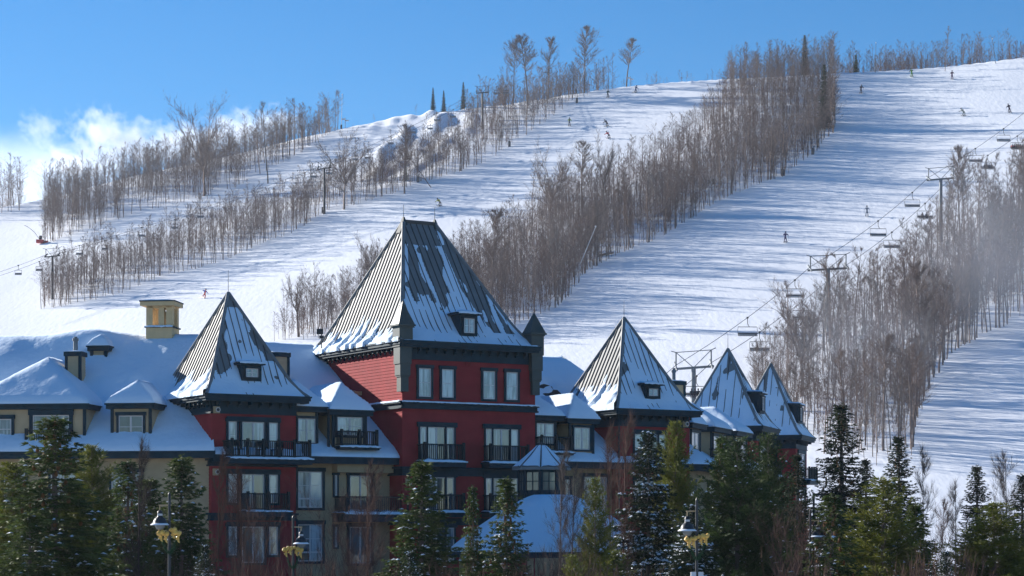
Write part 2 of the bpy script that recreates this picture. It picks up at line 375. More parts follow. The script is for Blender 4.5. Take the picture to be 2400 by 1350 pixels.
PROF = lambda f: (1-.76*f/.69) if f < .69 else .24*((1-(f-.69)/.31)*.55+(1-(f-.69)/.31)**2*.45)
def hip_roof(fr, s0, s1, t0, t1, ze, H, ridge=0.0, name='tower_roof', seams=.42, cover=None, gutter=True, seed=0, prof=PROF, over=.6, walls=True, faces='flbr', snowres=(70,60), mt='metal', soft=.13):
    """hip roof over the eave rectangle; ridge = length of the ridge along s. cover[face](ac, f, a, fr)->snow thickness"""
    cs, ct = (s0+s1)/2, (t0+t1)/2
    Es, Et = (s1-s0)/2, (t1-t0)/2
    def pt(s, t, f): return fr.P(s, t, ze+H*prof(f))
    sides = {'f':(lambda a,f: (cs+a, ct-Et*f), ridge/2, Es), 'b':(lambda a,f: (cs-a, ct+Et*f), ridge/2, Es),
             'l':(lambda a,f: (cs-ridge/2-(Es-ridge/2)*f, ct-a), 0, Et), 'r':(lambda a,f: (cs+ridge/2+(Es-ridge/2)*f, ct+a), 0, Et)}
    fs_ = [i/24 for i in range(25)]
    rb = MB()
    for k in 'flbr':
        fn, e0, e1 = sides[k]
        vs = []; n = 12
        for f in fs_:
            ex = e0+(e1-e0)*f
            for i in range(n+1): vs.append(pt(*fn(ex*(2*i/n-1), f), f))
        q = []
        for j in range(24):
            for i in range(n):
                b = j*(n+1)+i; q.append((b+n+1, b+n+2, b+1, b))
        rb.add(vs, q)
    # soffit
    z = ze
    rb.add([fr.P(s0,t0,z-.02), fr.P(s1,t0,z-.02), fr.P(s1,t1,z-.02), fr.P(s0,t1,z-.02)], [(3,2,1,0)])
    ro = part(rb, name, M[mt])
    if seams:
        sb = MB()
        for k in 'flbr':
            fn, e0, e1 = sides[k]; n = int(e1/seams)
            for i in range(-n, n+1):
                a = (i+.35)*seams
                if abs(a) > e1-.08: continue
                ftop = max(.015, (abs(a)-e0)/(e1-e0)) if abs(a) > e0 else .015
                fl = [ftop+(1-ftop)*j/12 for j in range(13)]
                up = .055
                for f0, f1 in zip(fl, fl[1:]):
                    hw = .022
                    p = []
                    for f in (f0, f1):
                        for da in (-hw, hw):
                            x, y, z_ = pt(*fn(a+da, f), f); p.append((x, y, z_))
                    nx = Vector(p[1])-Vector(p[0]); ny = Vector(p[2])-Vector(p[0]); nn = nx.cross(ny).normalized()
                    if nn.z < 0: nn = -nn
                    tp = [tuple(Vector(q)+nn*up) for q in p]
                    sb.add([p[2],p[3],p[1],p[0],tp[2],tp[3],tp[1],tp[0]], [(4,5,6,7),(0,1,5,4),(1,2,6,5),(2,3,7,6),(3,0,4,7)])
        # hip caps
        part(sb, 'roof_seams', M['seam' if mt == 'metal' else mt], ro)
        for (sg, tg) in ((-1,-1),(1,-1),(1,1),(-1,1)):
            hb = MB(); pts = [pt(cs+sg*(ridge/2+(Es-ridge/2)*f), ct+tg*Et*f, f) for f in [j/14 for j in range(15)]]
            for a, b in zip(pts, pts[1:]): hb.tube((a[0],a[1],a[2]+.03), (b[0],b[1],b[2]+.03), .12, .12, 6)
            part(hb, 'hip_cap', M['metal'], ro)
    if cover:
        for k, cf in cover.items():
            fn, e0, e1 = sides[k]; nu, nf = snowres; grid = []; th = []
            L = math.hypot(H, (Et if k in 'fb' else Es))
            for j in range(nf+1):
                f = j/nf; f = max(f, .004); ex = max(e0+(e1-e0)*f, .01)
                for i in range(nu+1):
                    c = 2*i/nu-1; a = c*ex; h = cf(c, f, a)
                    h = min(h, soft*3)
                    p = Vector(pt(*fn(a, f), f)); d = .01
                    p1 = Vector(pt(*fn(a+d, f), f)); f2 = min(1, f+d); f3 = f2-d*2 if f2 >= 1 else f
                    pa = Vector(pt(*fn(a, f2), f2)); pb = Vector(pt(*fn(a, f3), f3))
                    nn = (p1-p).cross(pa-pb)
                    nn = nn.normalized() if nn.length > 1e-9 else Vector((0,0,1))
                    if nn.z < 0: nn = -nn
                    if j == nf: p = p + Vector((0,0,-.02)); 
                    grid.append(tuple(p+nn*max(-.03, h))); th.append(h)
            V = grid; q = []
            for j in range(nf):
                for i in range(nu):
                    b = j*(nu+1)+i; ids = (b, b+1, b+nu+2, b+nu+1)
                    if max(th[x] for x in ids) > 0: q.append((ids[3], ids[2], ids[1], ids[0]))
            # thick lip at the eave
            base = len(V); V = list(V)
            for i in range(nu+1):
                b = nf*(nu+1)+i; x, y, zz = V[b]; V.append((x, y, ze-.03))
            for i in range(nu):
                b = nf*(nu+1)+i
                if max(th[b], th[b+1]) > 0: q.append((base+i, base+i+1, b+1, b))
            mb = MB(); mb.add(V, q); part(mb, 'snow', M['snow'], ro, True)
    if gutter:
        gb = MB(); g = .16
        for (A, B) in (((s0,t0),(s1,t0)), ((s1,t0),(s1,t1)), ((s1,t1),(s0,t1)), ((s0,t1),(s0,t0))):
            pa, pb = fr.P(*A), fr.P(*B); fc = Face(pa[:2], (pb[0]-pa[0], pb[1]-pa[1])); L = math.dist(pa[:2], pb[:2])
            fc.box(gb, -.0, L+.14, ze-.02, ze+.07, -.02, .17); fc.box(gb, 0, L+.09, ze-.2, ze-.02, -.02, .11); fc.box(gb, 0, L, ze-.34, ze-.2, -.22, .03)
        part(gb, 'gutter', M['trim'], ro)
    if walls:
        fb = MB(); wi = over
        for (A, B) in (((s0+wi,t0+wi),(s1-wi,t0+wi)), ((s1-wi,t0+wi),(s1-wi,t1-wi)), ((s0+wi,t1-wi),(s0+wi,t0+wi))):
            pa, pb = fr.P(*A), fr.P(*B); fc = Face(pa[:2], (pb[0]-pa[0], pb[1]-pa[1])); L = math.dist(pa[:2], pb[:2])
            fc.box(fb, -.06, L+.06, ze-.98, ze-.15, -.05, .06); fc.box(fb, -.1, L+.1, ze-1.06, ze-.98, -.05, .10)
            n = max(3, int(L/.62))
            for i in range(n):
                a = L*(i+.5)/n; fc.box(fb, a-.07, a+.07, ze-.52, ze-.22, .06, over-.1); fc.box(fb, a-.06, a+.06, ze-.66, ze-.52, .06, .2)
        part(fb, 'frieze', M['trim'], ro)
    return ro, pt, sides
def tower_walls(fr, s0, s1, t0, t1, z0, z1, m='red', name='tower_wall'):
    mb = MB()
    for (A, B) in (((s0,t0),(s1,t0)), ((s1,t0),(s1,t1)), ((s1,t1),(s0,t1)), ((s0,t1),(s0,t0))):
        pa, pb = fr.P(*A), fr.P(*B); fc = Face(pa[:2], (pb[0]-pa[0], pb[1]-pa[1])); L = math.dist(pa[:2], pb[:2])
        fc.siding(mb, 0, L, z0, z1)
    w_ = part(mb, name, M[m])
    cb = MB()
    for (a, b) in ((s0,t0),(s1,t0)):
        x, y, _ = fr.P(a, b); cb.box((x, y, (z0+z1)/2), (.06,.06,z1-z0))
    part(cb, 'corner_board', M[m], w_)
    return w_
def fface(fr, t): p = fr.P(0, t); return Face(p[:2], (fr.c, fr.s))
def lface(fr, s): p = fr.P(s, 0); return Face(p[:2], (fr.s, -fr.c))       # a = -t
def band(fr, s0, s1, t0, t1, z0, z1, o=.12, snow=False, name='belt_course'):
    mb = MB()
    for (A, B) in (((s0,t0),(s1,t0)), ((s0,t1),(s0,t0)), ((s1,t0),(s1,t1))):
        pa, pb = fr.P(*A), fr.P(*B); fc = Face(pa[:2], (pb[0]-pa[0], pb[1]-pa[1])); L = math.dist(pa[:2], pb[:2])
        fc.box(mb, -o, L+o, z1-.12, z1, 0, o+.1); fc.box(mb, -o*.8, L+o*.8, z0+.1, z1-.12, 0, o*.8); fc.box(mb, -o, L+o, z0, z0+.1, 0, o+.04)
    b = part(mb, name, M['trim'])
    if snow:
        pa, pb = fr.P(s0,t0), fr.P(s1,t0); fc = Face(pa[:2], (pb[0]-pa[0], pb[1]-pa[1])); snow_slab(fc, -.2, math.dist(pa[:2], pb[:2])+.2, z1, 0, o+.1, b, .05, 3)
        pa, pb = fr.P(s0,t1), fr.P(s0,t0); fc = Face(pa[:2], (pb[0]-pa[0], pb[1]-pa[1])); snow_slab(fc, 0, math.dist(pa[:2], pb[:2])+.1, z1, 0, o+.1, b, .08, 4)
def lightning_rod(p, h, parent):
    m = MB(); m.tube(p, (p[0],p[1],p[2]+h), .022, .012, 5); part(m, 'lightning_rod', M['steel'], parent)

# --- snow covers
def fall(f): return sstep(.55, .95, f)
def cov_full(seed, bare=.0, b=0):
    def g(c, f, a):
        return .028+.075*n3(a*.8+seed, f*6, seed)+.06*fall(f)*(1+1.2*n3(a*1.3, f*5, seed+2)) - bare*max(0, n3(a*.5+seed, f*3.2, 9.1)-b)*6*(1-fall(f))
    return g
def cov_left(seed, lo=.74, amp=.16):
    def g(c, f, a):
        pan = n3(math.floor(a/.42+.5)*3.7+seed, seed, 1.3)
        edge = lo+amp*pan+.07*n3(a*2.2, f*9, seed)+.03*n3(a*7, f*20, seed)
        return (f-edge)*1.3 + .05*n3(a*3.1, f*14, seed+5) if f > edge-.05 else -.05
    return g
def cov_main_front(c, f, a):
    # dark bare metal falls in two long tongues from the top
    pan = math.floor(a/.42+.15)
    e1 = .60+.22*n3(pan*1.9, 4.2)+.03*n3(a*5, f*20)                    # bare tongue left of the middle
    left = (a > -.9-3.3*f and a < .45+.35*f-1.6*max(0,f-.3)+.5*n3(f*6, 2))
    right = (a > 1.0+ .5*f and a < 1.3+3.2*f and f < .83 and a > -.4+3.3*f)
    h = .022+.055*n3(a*.9, f*7, 4)+.05*fall(f)*(1+n3(a, f*5))
    if f < .17 and a < 1.0: h = -.04
    if left and f < e1 and n3(a*1.6, f*4, 7) < .30: h = -.04
    if right and n3(a*1.8, f*5, 3) < .25: h = -.04
    if c < -.93 and f < .6: h = -.04 if n3(f*12, 1) < .2 else .05
    return h
def gable_hip_dormer(fc, a0, a1, z0, z1, depth, roofh, m='yellow', over=.28, apexback=None, name='dormer', snow=True, seed=0, hip=True, trimb=.16):
    """box dormer standing on a roof slope: front wall in plane fc, runs depth back; hip roof with thick snow"""
    w = MB()
    fc.siding(w, a0, a1, z0, z1, .16)
    for (aa, u0, u1) in ((a0, -depth, 0), (a1, 0, -depth)):
        pa, pb = fc.P(aa, 0, u0), fc.P(aa, 0, u1); g = Face(pa[:2], (pb[0]-pa[0], pb[1]-pa[1])); g.siding(w, 0, depth, z0, z1, .16)
    d = part(w, name, M[m])
    t = MB(); fc.box(t, a0-.05, a0+.13, z0, z1, -.02, .09); fc.box(t, a1-.13, a1+.05, z0, z1, -.02, .09)
    e0, e1 = a0-over, a1+over
    fc.box(t, e0, e1, z1-.24, z1, -depth, over); fc.box(t, e0-.06, e1+.06, z1, z1+.09, -depth, over+.1)
    part(t, 'dormer_trim', M['trim'], d)
    r = MB(); mid = (e0+e1)/2; hw = (e1-e0)/2; N = 26; NB = 22; L = depth+over
    def H(a, o, th):
        # o: distance back from the eave
        x = hw-abs(a-mid); y = o if hip else 9
        k = min(x, y)/hw
        e = min(1, min(x, y)/.22)
        return z1+.09+roofh*min(1, k)*1.0 + th*(.35+.65*e)*(1+.18*n3(a*.9+seed, o*.9, seed)) - (.10*th*0)
    vs = []
    for j in range(NB+1):
        o = L*(j/NB)**1.5 if j else 0
        for i in range(N+1):
            c = 2*i/N-1; a = mid+hw*1.02*math.copysign(abs(c)**.8, c); vs.append(fc.P(a, H(a, o, .24 if snow else .02), over+.06-o))
    fs = []
    for j in range(NB):
        for i in range(N): k = j*(N+1)+i; fs.append((k, k+1, k+N+2, k+N+1))
    b = len(vs)
    for i in range(N+1): x, y, z = vs[i]; vs.append((x, y, z1+.05))
    for i in range(N): fs.append((b+i, b+i+1, i+1, i))
    for side in (0, N):
        b = len(vs)
        for j in range(NB+1): x, y, z = vs[j*(N+1)+side]; vs.append((x, y, z1+.05))
        for j in range(NB): fs.append((b+j, b+j+1, (j+1)*(N+1)+side, j*(N+1)+side))
    r.add(vs, fs); part(r, 'snow' if snow else 'dormer_roof', M['snow' if snow else 'metal'], d, snow)
    return d
def shed_dormer(fc, a0, a1, z0, z1, depth, parent_name='roof_dormer', win=True, seed=0):
    m = MB(); fc.box(m, a0, a1, z0, z1, -depth, 0); fc.box(m, a0-.18, a1+.18, z1, z1+.12, -depth, .2)
    d = part(m, parent_name, M['trim'])
    # snow on top blending back
    snow_slab(fc, a0-.2, a1+.2, z1+.12, -depth, .2, d, .2, seed)
    if win:
        wc = (a0+a1)/2; hw = (a1-a0)/2*.62; window(fc, wc-hw, wc+hw, z0+.22, z1-.22, 2, 2, tr=.06, flat=d, o=.0, kinds='cc', name='window')
    return d
# ------------------------------------------------------------------ the hotel itself
L = Frame(F.P(.25, 0)[:2], -7)
ZE = 13.1
def shell_roof(fr, s0, s1, te, ze, tr, zr, hip_r=0.0, cut_l=0.0, cut_r=0.0, snow=.34, seed=0, name='mansard_roof', bare=None, res=.32, drift=None):
    """front slope from the eave te/ze to the ridge tr/zr, plain back slope, thick snow on the front"""
    m = MB(); tb = 2*tr-te
    m.add([fr.P(s0,te,ze), fr.P(s1,te,ze), fr.P(s1-hip_r-cut_r,tr,zr), fr.P(s0+cut_l,tr,zr), fr.P(s1-2*cut_r,tb,ze), fr.P(s0+2*cut_l,tb,ze)], [(0,1,2,3),(3,2,4,5),(1,4,2),(0,3,5)][:4 if hip_r else 2])
    ro = part(m, name, M['shingle'])
    g = MB(); fc = fface(fr, te); fc.box(g, s0, s1, ze-.34, ze-.02, -.25, .12); fc.box(g, s0, s1, ze-.02, ze+.08, -.02, .22)
    if hip_r:
        pa, pb = fr.P(s1,te), fr.P(s1,tb); f2 = Face(pa[:2], (pb[0]-pa[0], pb[1]-pa[1])); f2.box(g, 0, tb-te, ze-.3, ze+.04, -.2, .12)
    part(g, 'gutter', M['trim'], ro)
    nx = int((s1-s0)/res); ny = int(math.hypot(tr-te, zr-ze)/res); vs = []; th = []
    sl = math.hypot(tr-te, zr-ze); nt_, nz = -(zr-ze)/sl, (tr-te)/sl
    for j in range(ny+1):
        v = j/ny; t = te-.12+(tr-te+.12)*v; z = ze+.02+(zr-ze)*v
        for i in range(nx+1):
            s_ = s0+(s1-s0)*i/nx
            s_ = min(s_, s1-(hip_r+cut_r)*v); s_ = max(s_, s0+cut_l*v)
            h = snow*(.8+.45*fbm(s_*.22+seed, t*.25, seed)+.10*n3(s_*1.1, t*.9, seed+3))
            h *= (1+.16*n3(s_*2.6, t*2.2, 5)+.3*max(0, n3(s_*.55+9, t*.5, seed+6)))*(.55+.45*min(1, v*sl/.7))*(1-.55*sstep(.93, 1, v))
            if bare:
                b = bare(s_, t)
                if b > 0: h = min(h, h*(1-b*1.6)-.03*b)
            if drift: h += drift(s_, t)
            x, y, _ = fr.P(s_, t+nt_*h*.6); vs.append((x, y, z+nz*h)); th.append(h)
    fs = []
    for j in range(ny):
        for i in range(nx):
            k = j*(nx+1)+i
            if max(th[k], th[k+1], th[k+nx+1], th[k+nx+2]) > 0: fs.append((k, k+1, k+nx+2, k+nx+1))
    b = len(vs)
    for i in range(nx+1):
        x, y, z = vs[i]; vs.append((x, y, ze+.06+.05*n3(x*.8, 1)))
    for i in range(nx): fs.append((b+i, b+i+1, i+1, i))
    b2 = len(vs)           # down the ridge a little on the far side
    for i in range(nx+1):
        s_ = max(s0+cut_l, min(s0+(s1-s0)*i/nx, s1-hip_r-cut_r)); x, y, _ = fr.P(s_, tr+1.2); vs.append((x, y, zr-.7))
    for i in range(nx): k = ny*(nx+1)+i; fs.append((k, k+1, b2+i+1, b2+i))
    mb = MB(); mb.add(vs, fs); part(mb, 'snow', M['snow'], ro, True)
    if hip_r:
        mb = MB(); vs = []; n = 16; ll = tb-te
        for j in range(n+1):
            v = j/n
            for i in range(n+1):
                t = te+(tr-te)*v+(tb-te-2*(tr-te)*v)*i/n; s_ = s1-hip_r*v; h = .22*(.9+.4*n3(t*.3, s_*.3, 8))
                x, y, _ = fr.P(s_+.1, t); vs.append((x, y, ze+(zr-ze)*v+h))
        fs = []
        for j in range(n):
            for i in range(n): k = j*(n+1)+i; fs.append((k, k+1, k+n+2, k+n+1))
        mb.add(vs, fs); part(mb, 'snow', M['snow'], ro, True)
    return ro
def wall_face(fr, s0, s1, t, z0, z1, m='stucco', name='wall'):
    mb = MB(); fc = fface(fr, t)
    if m == 'stucco': fc.box(mb, s0, s1, z0, z1, -.3, 0)
    else: fc.siding(mb, s0, s1, z0, z1)
    return part(mb, name, M[m]), fc
def chimney(fr, s0, s1, t, d, z0, z1, flue=0, name='chimney'):
    m = MB(); fc = fface(fr, t); fc.siding(m, s0, s1, z0, z1-.1, .17)
    pa, pb = fr.P(s0,t+d), fr.P(s0,t); g = Face(pa[:2], (pb[0]-pa[0], pb[1]-pa[1])); g.siding(m, 0, d, z0, z1-.1, .17)
    pa, pb = fr.P(s1,t), fr.P(s1,t+d); g2 = Face(pa[:2], (pb[0]-pa[0], pb[1]-pa[1])); g2.siding(m, 0, d, z0, z1-.1, .17)
    ch = part(m, name, M['yellow'])
    t_ = MB()
    for a, b in ((s0-.04, s0+.13), (s1-.13, s1+.04)): fc.box(t_, a, b, z0, z1-.1, -.1, .06)
    fc.box(t_, s0-.1, s1+.1, z1-.28, z1, -d-.1, .1)
    part(t_, 'chimney_trim', M['trim'], ch); snow_slab(fc, s0-.05, s1+.05, z1, -d, .05, ch, .12, 2)
    if flue:
        f_ = MB(); x, y, _ = fr.P((s0+s1)/2, t+d/2); f_.tube((x,y,z1), (x,y,z1+flue), .14, .14, 12); f_.tube((x,y,z1+flue-.05), (x,y,z1+flue+.1), .19, .19, 12)
        f_.tube((x,y,z1+flue+.1), (x,y,z1+flue+.2), .1, .1, 10); part(f_, 'flue', M['galv'], ch)
    return ch

# ---- left tower
T1 = fface(F, 0)
def build_t1():
    tower_walls(F, .25, 5.65, 0, 7.6, 0, ZE)
    def cf(c, f, a):
        h = cov_full(2)(c, f, a)
        if c < -.72+.5*n3(f*7, 3) and f < .72 and n3(a*2.4, f*9, 2.2) < .25: return -.03
        if c > .55 and .22 < f < .6 and n3(a*1.8, f*6, 8) < .0: return -.03
        if f < .12: return -.03
        return h
    ro, pt, _ = hip_roof(F, -.35, 6.25, -.6, 8.2, ZE, 6.5, cover={'f':cf, 'l':cov_left(3, .74, .16), 'r':cov_full(5)})
    x, y, z = pt(2.95, 3.8, 0); lightning_rod((x,y,z), 1.4, ro)
    cap = MB(); cap.lathe((x,y,z-.75), [(.42,0),(.05,.85),(0,.86)], 4); part(cap, 'finial_cap', M['metal'], ro)
    # roof dormer
    fd = fface(F, .25)
    shed_dormer(fd, fd.a(566), fd.a(613), fd.z(fd.a(590), 893), fd.z(fd.a(590), 855), 2.3, seed=3)
    for k, zf in enumerate((9.4, 6.3, 3.2)):
        zt = zf+2.2
        tr = MB(); T1.box(tr, T1.a(530), T1.a(656), zt, zt+.3, 0, .15); part(tr, 'trim', M['trim'])
        window(T1, T1.a(534), T1.a(554), zf+.5, zt, 1, 2, tr=.13)
        window(T1, T1.a(566), T1.a(618), zf+.05, zt, 2, 1, tr=.13, kinds=('dc' if k != 1 else 'cd'))
        window(T1, T1.a(629), T1.a(650), zf+.5, zt, 1, 2, tr=.13)
    balcony(T1, T1.a(521), T1.a(706), 9.42, 1.35, posts=5, seed=1)
    balcony(T1, T1.a(562), T1.a(661), 6.32, 1.1, posts=2, seed=2, snow=.07)
    band(F, .25, 5.65, 0, 7.6, 8.95, 9.4, .1); band(F, .25, 5.65, 0, 7.6, 5.75, 6.2, .08)
    horn(T1, T1.a(506), 12.25); horn(T1, T1.a(505), 8.6)
build_t1()

# ---- main tower
MT = fface(F, -.8); MS0, MS1, MT1 = 12.5, 22.0, 11.6
def bartizan(s, t, ztop, zapex, steps):
    m = MB()
    x, y, _ = F.P(s, t); q = 0
    for (hw, za, zb) in steps:
        fc = Face(F.P(s-hw, t-hw)[:2], (F.c, F.s)); fc.box(m, 0, 2*hw, za, zb, -2*hw, 0)
        fc.box(m, -.05, 2*hw+.05, zb-.09, zb-.004, -2*hw-.05, .05)
    o = part(m, 'corner_turret', M['metal'] if q else M['trimlit'])
    c = MB(); hw = steps[0][0]+.14
    p = [F.P(s-hw,t-hw,ztop), F.P(s+hw,t-hw,ztop), F.P(s+hw,t+hw,ztop), F.P(s-hw,t+hw,ztop)]
    c.add(p+[(a,b,ztop+.1) for a,b,_ in p], [(3,2,1,0),(0,1,5,4),(1,2,6,5),(2,3,7,6),(3,0,4,7)])
    hw -= .04; p = [F.P(s-hw,t-hw,ztop+.1), F.P(s+hw,t-hw,ztop+.1), F.P(s+hw,t+hw,ztop+.1), F.P(s-hw,t+hw,ztop+.1)]
    c.add(p+[(x,y,zapex)], [(3,2,1,0),(0,1,4),(1,2,4),(2,3,4),(3,0,4)])
    part(c, 'turret_roof', M['trimlit'], o)
M['trimlit'] = mat('sunlit_trim_paint', (.05,.066,.062), .5, .35, var=.1, vscale=1.5)  # lighter copy of the dark trim, sunlit tone put into the colour
def build_main():
    tower_walls(F, MS0, MS1, -.8, MT1, 0, 16.8)
    ro, pt, _ = hip_roof(F, 12.1, 22.0, -1.3, 12.2, 16.75, 8.4, ridge=2.3, cover={'f':cov_main_front, 'l':cov_left(8, .80, .17), 'r':cov_full(6)}, snowres=(110,90), over=.5, seams=.44)
    cs = 17.05
    for sg in (-1, 1):
        x, y, z = pt(cs+sg*1.15, 5.45, 0); c = MB(); c.lathe((x,y,z-.75), [(.5,0),(.07,1.05),(0,1.06)], 4); part(c, 'finial_cap', M['trimlit'], ro); lightning_rod((x,y,z+.25), .85, ro)
    rc = MB(); rc.tube(pt(cs-1.1,5.45,0), pt(cs+1.1,5.45,0), .14, .14, 6); part(rc, 'ridge_cap', M['seam'], ro)
    fd = fface(F, -.55); ac = fd.a(1096)
    shed_dormer(fd, fd.a(1078), fd.a(1119), fd.z(ac, 789), fd.z(ac, 738), 2.6, seed=9)
    z = lambda py, px=943: MT.z(MT.a(px), py)
    bartizan(12.5, -.8, z(765), z(705), [(.46, z(810), z(765)), (.41, z(850), z(810)), (.36, z(880), z(850)), (.27, z(918), z(880))])
    zz = lambda py: MT.z(MT.a(1245), py)
    bartizan(21.95, -.8, zz(785), zz(731), [(.46, zz(830), zz(785)), (.41, zz(866), zz(830)), (.36, zz(892), zz(866)), (.27, zz(926), zz(892))])
    zt, zb = z(863, 990), z(930, 990)
    for a, b in ((980,1009),(1034,1062),(1131,1159),(1185,1212)): window(MT, MT.a(a), MT.a(b), zb, zt, 1, 2, kinds='c', tr=.14).data.name
    for zf in (9.42, 6.32, 3.2):
        for a, b, c in ((983,1063,'ccdc'),(1137,1213,'ccdc')):
            A, B = MT.a(a), MT.a(b); w_ = B-A
            window(MT, A, A+w_*.19, zf+.05, zf+2.15, 1, 1, tr=.1, kinds='c'); window(MT, A+w_*.2, A+w_*.76, zf+.05, zf+2.15, 2, 1, tr=.03, kinds='cd'); window(MT, A+w_*.77, B, zf+.05, zf+2.15, 1, 1, tr=.1, kinds='c')
            t = MB(); MT.box(t, A-.2, B+.2, zf+2.15, zf+2.45, 0, .17); part(t, 'trim', M['trim'])
            if zf > 5: balcony(MT, MT.a(a-6), MT.a(b+9), zf, .95, posts=1, seed=int(a+zf), h=1.08)
    band(F, MS0, MS1, -.8, MT1, z(957), z(940), .16, snow=True, name='belt_course')
    band(F, MS0, MS1, -.8, MT1, 8.55, 9.1, .12)
    band(F, MS0, MS1, -.8, MT1, 5.5, 5.95, .1)
    horn(MT, MT.a(956), 8.15)
    v = MB(); MT.box(v, MT.a(1090), MT.a(1095), z(849), z(841), .0, .08); MT.box(v, MT.a(1101), MT.a(1106), z(849), z(841), .0, .08); part(v, 'wall_vent', M['red'])
    LS = lface(F, MS0); sp = MB(); a = -4.6; LS.box(sp, a-.12, a+.12, 13.75, 14.0, .1, .4)
    p = Vector(LS.P(a+.1, 13.9, .4)); d = Vector((LS.n[0], LS.n[1], -.2)); sp.tube(p, p+d*.25, .09, .2, 12); part(sp, 'floodlight', M['louver'])
    # two small floodlights on the roof edge
    for (s_, t_) in ((12.1, 9.7), (22.0, 2.0)):
        x, y, _ = F.P(s_, t_); m = MB(); zz_ = 18.1; m.tube((x,y,zz_-1.0), (x,y,zz_), .04, .04, 5); m.box((x-.1,y-.1,zz_+.08), (.42,.25,.34)); m.box((x+.02,y-.2,zz_-.28), (.3,.2,.2)); part(m, 'floodlight', M['steel'])
build_main()

# ---- sloping roofs left, between and right of the towers
def dr_left(s, t):      # deep drifts beside the wide dormer at the far left
    return .9*math.exp(-(((s+15.6)/2.2)**2+((t-6.0)/2.2)**2))+.5*math.exp(-(((s+10.5)/2.2)**2+((t-9.5)/1.5)**2))
shell_roof(L, -26, .3, -.3, 9.75, 9.6, 17.45, cut_r=3.3, snow=.42, seed=1, drift=dr_left)
def bare_right(s, t):
    return sstep(.0, .25, n3(s*.9, t*3.1, 2)+.32)*sstep(1, .4, math.hypot((s-28.6)/1.3, (t-7.8)/1.7))*(1 if n3(s*.5,t*9,1) > -.3 else 0)
shell_roof(F, .2, 12.6, -.25, 9.55, 12.3, 17.5, cut_l=5.2, snow=.36, seed=4)
shell_roof(F, 21.9, 36.5, -.25, 9.55, 12.3, 17.5, hip_r=4.3, snow=.3, seed=7, bare=bare_right)
WL, fL = wall_face(L, -26, .1, .3, 0, 9.5)
for a, b in ((262,330),(120,180),(10,60)):
    window(fL, fL.a(a), fL.a(b), 6.6, 8.6, 2, 2, kinds='cc'); window(fL, fL.a(a), fL.a(b), 3.4, 5.5, 2, 2, kinds='dc')
WM, fM = wall_face(F, 5.6, 12.5, .9, 0, 9.35)
window(fM, fM.a(697), fM.a(754), 6.55, 8.75, 2, 2, lower=.55, kinds='cc'); window(fM, fM.a(697), fM.a(754), 3.3, 5.55, 2, 2, lower=.55, kinds='dc')
for zf in (6.3, 3.15):
    window(fM, fM.a(818), fM.a(868), zf, zf+2.25, 2, 1, kinds='dd', tr=.16); window(fM, fM.a(783), fM.a(789), zf+1.0, zf+2.25, 1, 1, kinds='d', tr=.1)
rb_ = MB(); fM.box(rb_, fM.a(779), 12.4, 8.72, 9.3, 0, .7); part(rb_, 'wall', M['stucco'])
fMb = fface(F, .9); balcony(fMb, fMb.a(782), 12.9, 6.2, 1.7, posts=1, seed=21, snow=.26, slab=.5)
fbM = MB(); fM.box(fbM, 5.65, 12.5, .3, .9, 0, .5); part(fbM, 'base_course', M['trim'])
WR, fR_ = wall_face(F, 22.0, 29.4, .9, 0, 9.35)
window(fR_, fR_.a(1367), fR_.a(1421), 6.5, 8.7, 2, 2, lower=.5, kinds='cc'); window(fR_, fR_.a(1306), fR_.a(1334), 6.7, 8.5, 1, 2, kinds='c'); window(fR_, fR_.a(1367), fR_.a(1421), 3.3, 5.5, 2, 2, kinds='cc')
# dormers, left wing
fd = fface(L, .6)
gable_hip_dormer(fd, fd.a(-70), fd.a(200), 9.9, fd.z(fd.a(150), 950), 8.5, 2.9, seed=2)
window(fd, fd.a(-40), fd.a(28), fd.z(fd.a(20), 1030), fd.z(fd.a(20), 982), 2, 2, kinds='cc')
window(fd, fd.a(78), fd.a(163), fd.z(fd.a(120), 1034), fd.z(fd.a(120), 973), 1, 2, kinds='c', tr=.22)
balcony(fd, fd.a(66), fd.a(172), fd.z(fd.a(120), 1048), .55, posts=1, h=1.0, seed=4, snow=.1)
fd2 = fface(L, .75)
gable_hip_dormer(fd2, fd2.a(262), fd2.a(354), 9.9, fd2.z(fd2.a(300), 949), 5.2, 1.25, seed=5)
window(fd2, fd2.a(279), fd2.a(336), fd2.z(fd2.a(300), 1027), fd2.z(fd2.a(300), 974), 2, 2, kinds='dd', tr=.14)
# dormers, middle
fd = fface(F, .7)
gable_hip_dormer(fd, 5.4, fd.a(743), 9.8, fd.z(fd.a(720), 957), 5.2, 1.5, seed=6, over=.5)
window(fd, fd.a(697), fd.a(738), fd.z(fd.a(720), 1038), fd.z(fd.a(720), 981), 2, 2, kinds='cc', tr=.1)
fd3 = fface(F, .3)
gable_hip_dormer(fd3, fd3.a(779), fd3.a(857), 9.8, fd3.z(fd3.a(800), 964), 5.2, 1.55, seed=7, over=.35)
window(fd3, fd3.a(789), fd3.a(848), fd3.z(fd3.a(800), 1020), fd3.z(fd3.a(800), 977), 2, 2, kinds='cc', tr=.14)
balcony(fd3, fd3.a(786), fd3.a(872), fd3.z(fd3.a(800), 1047), .8, posts=2, h=.95, seed=8, snow=.1, slab=.2)
ds = MB(); x, y, _ = fd.P(fd.a(764), 0, .35); ds.tube((x,y,9.7), (x,y,12.3), .09, .09, 8); part(ds, 'downspout', M['trim'])
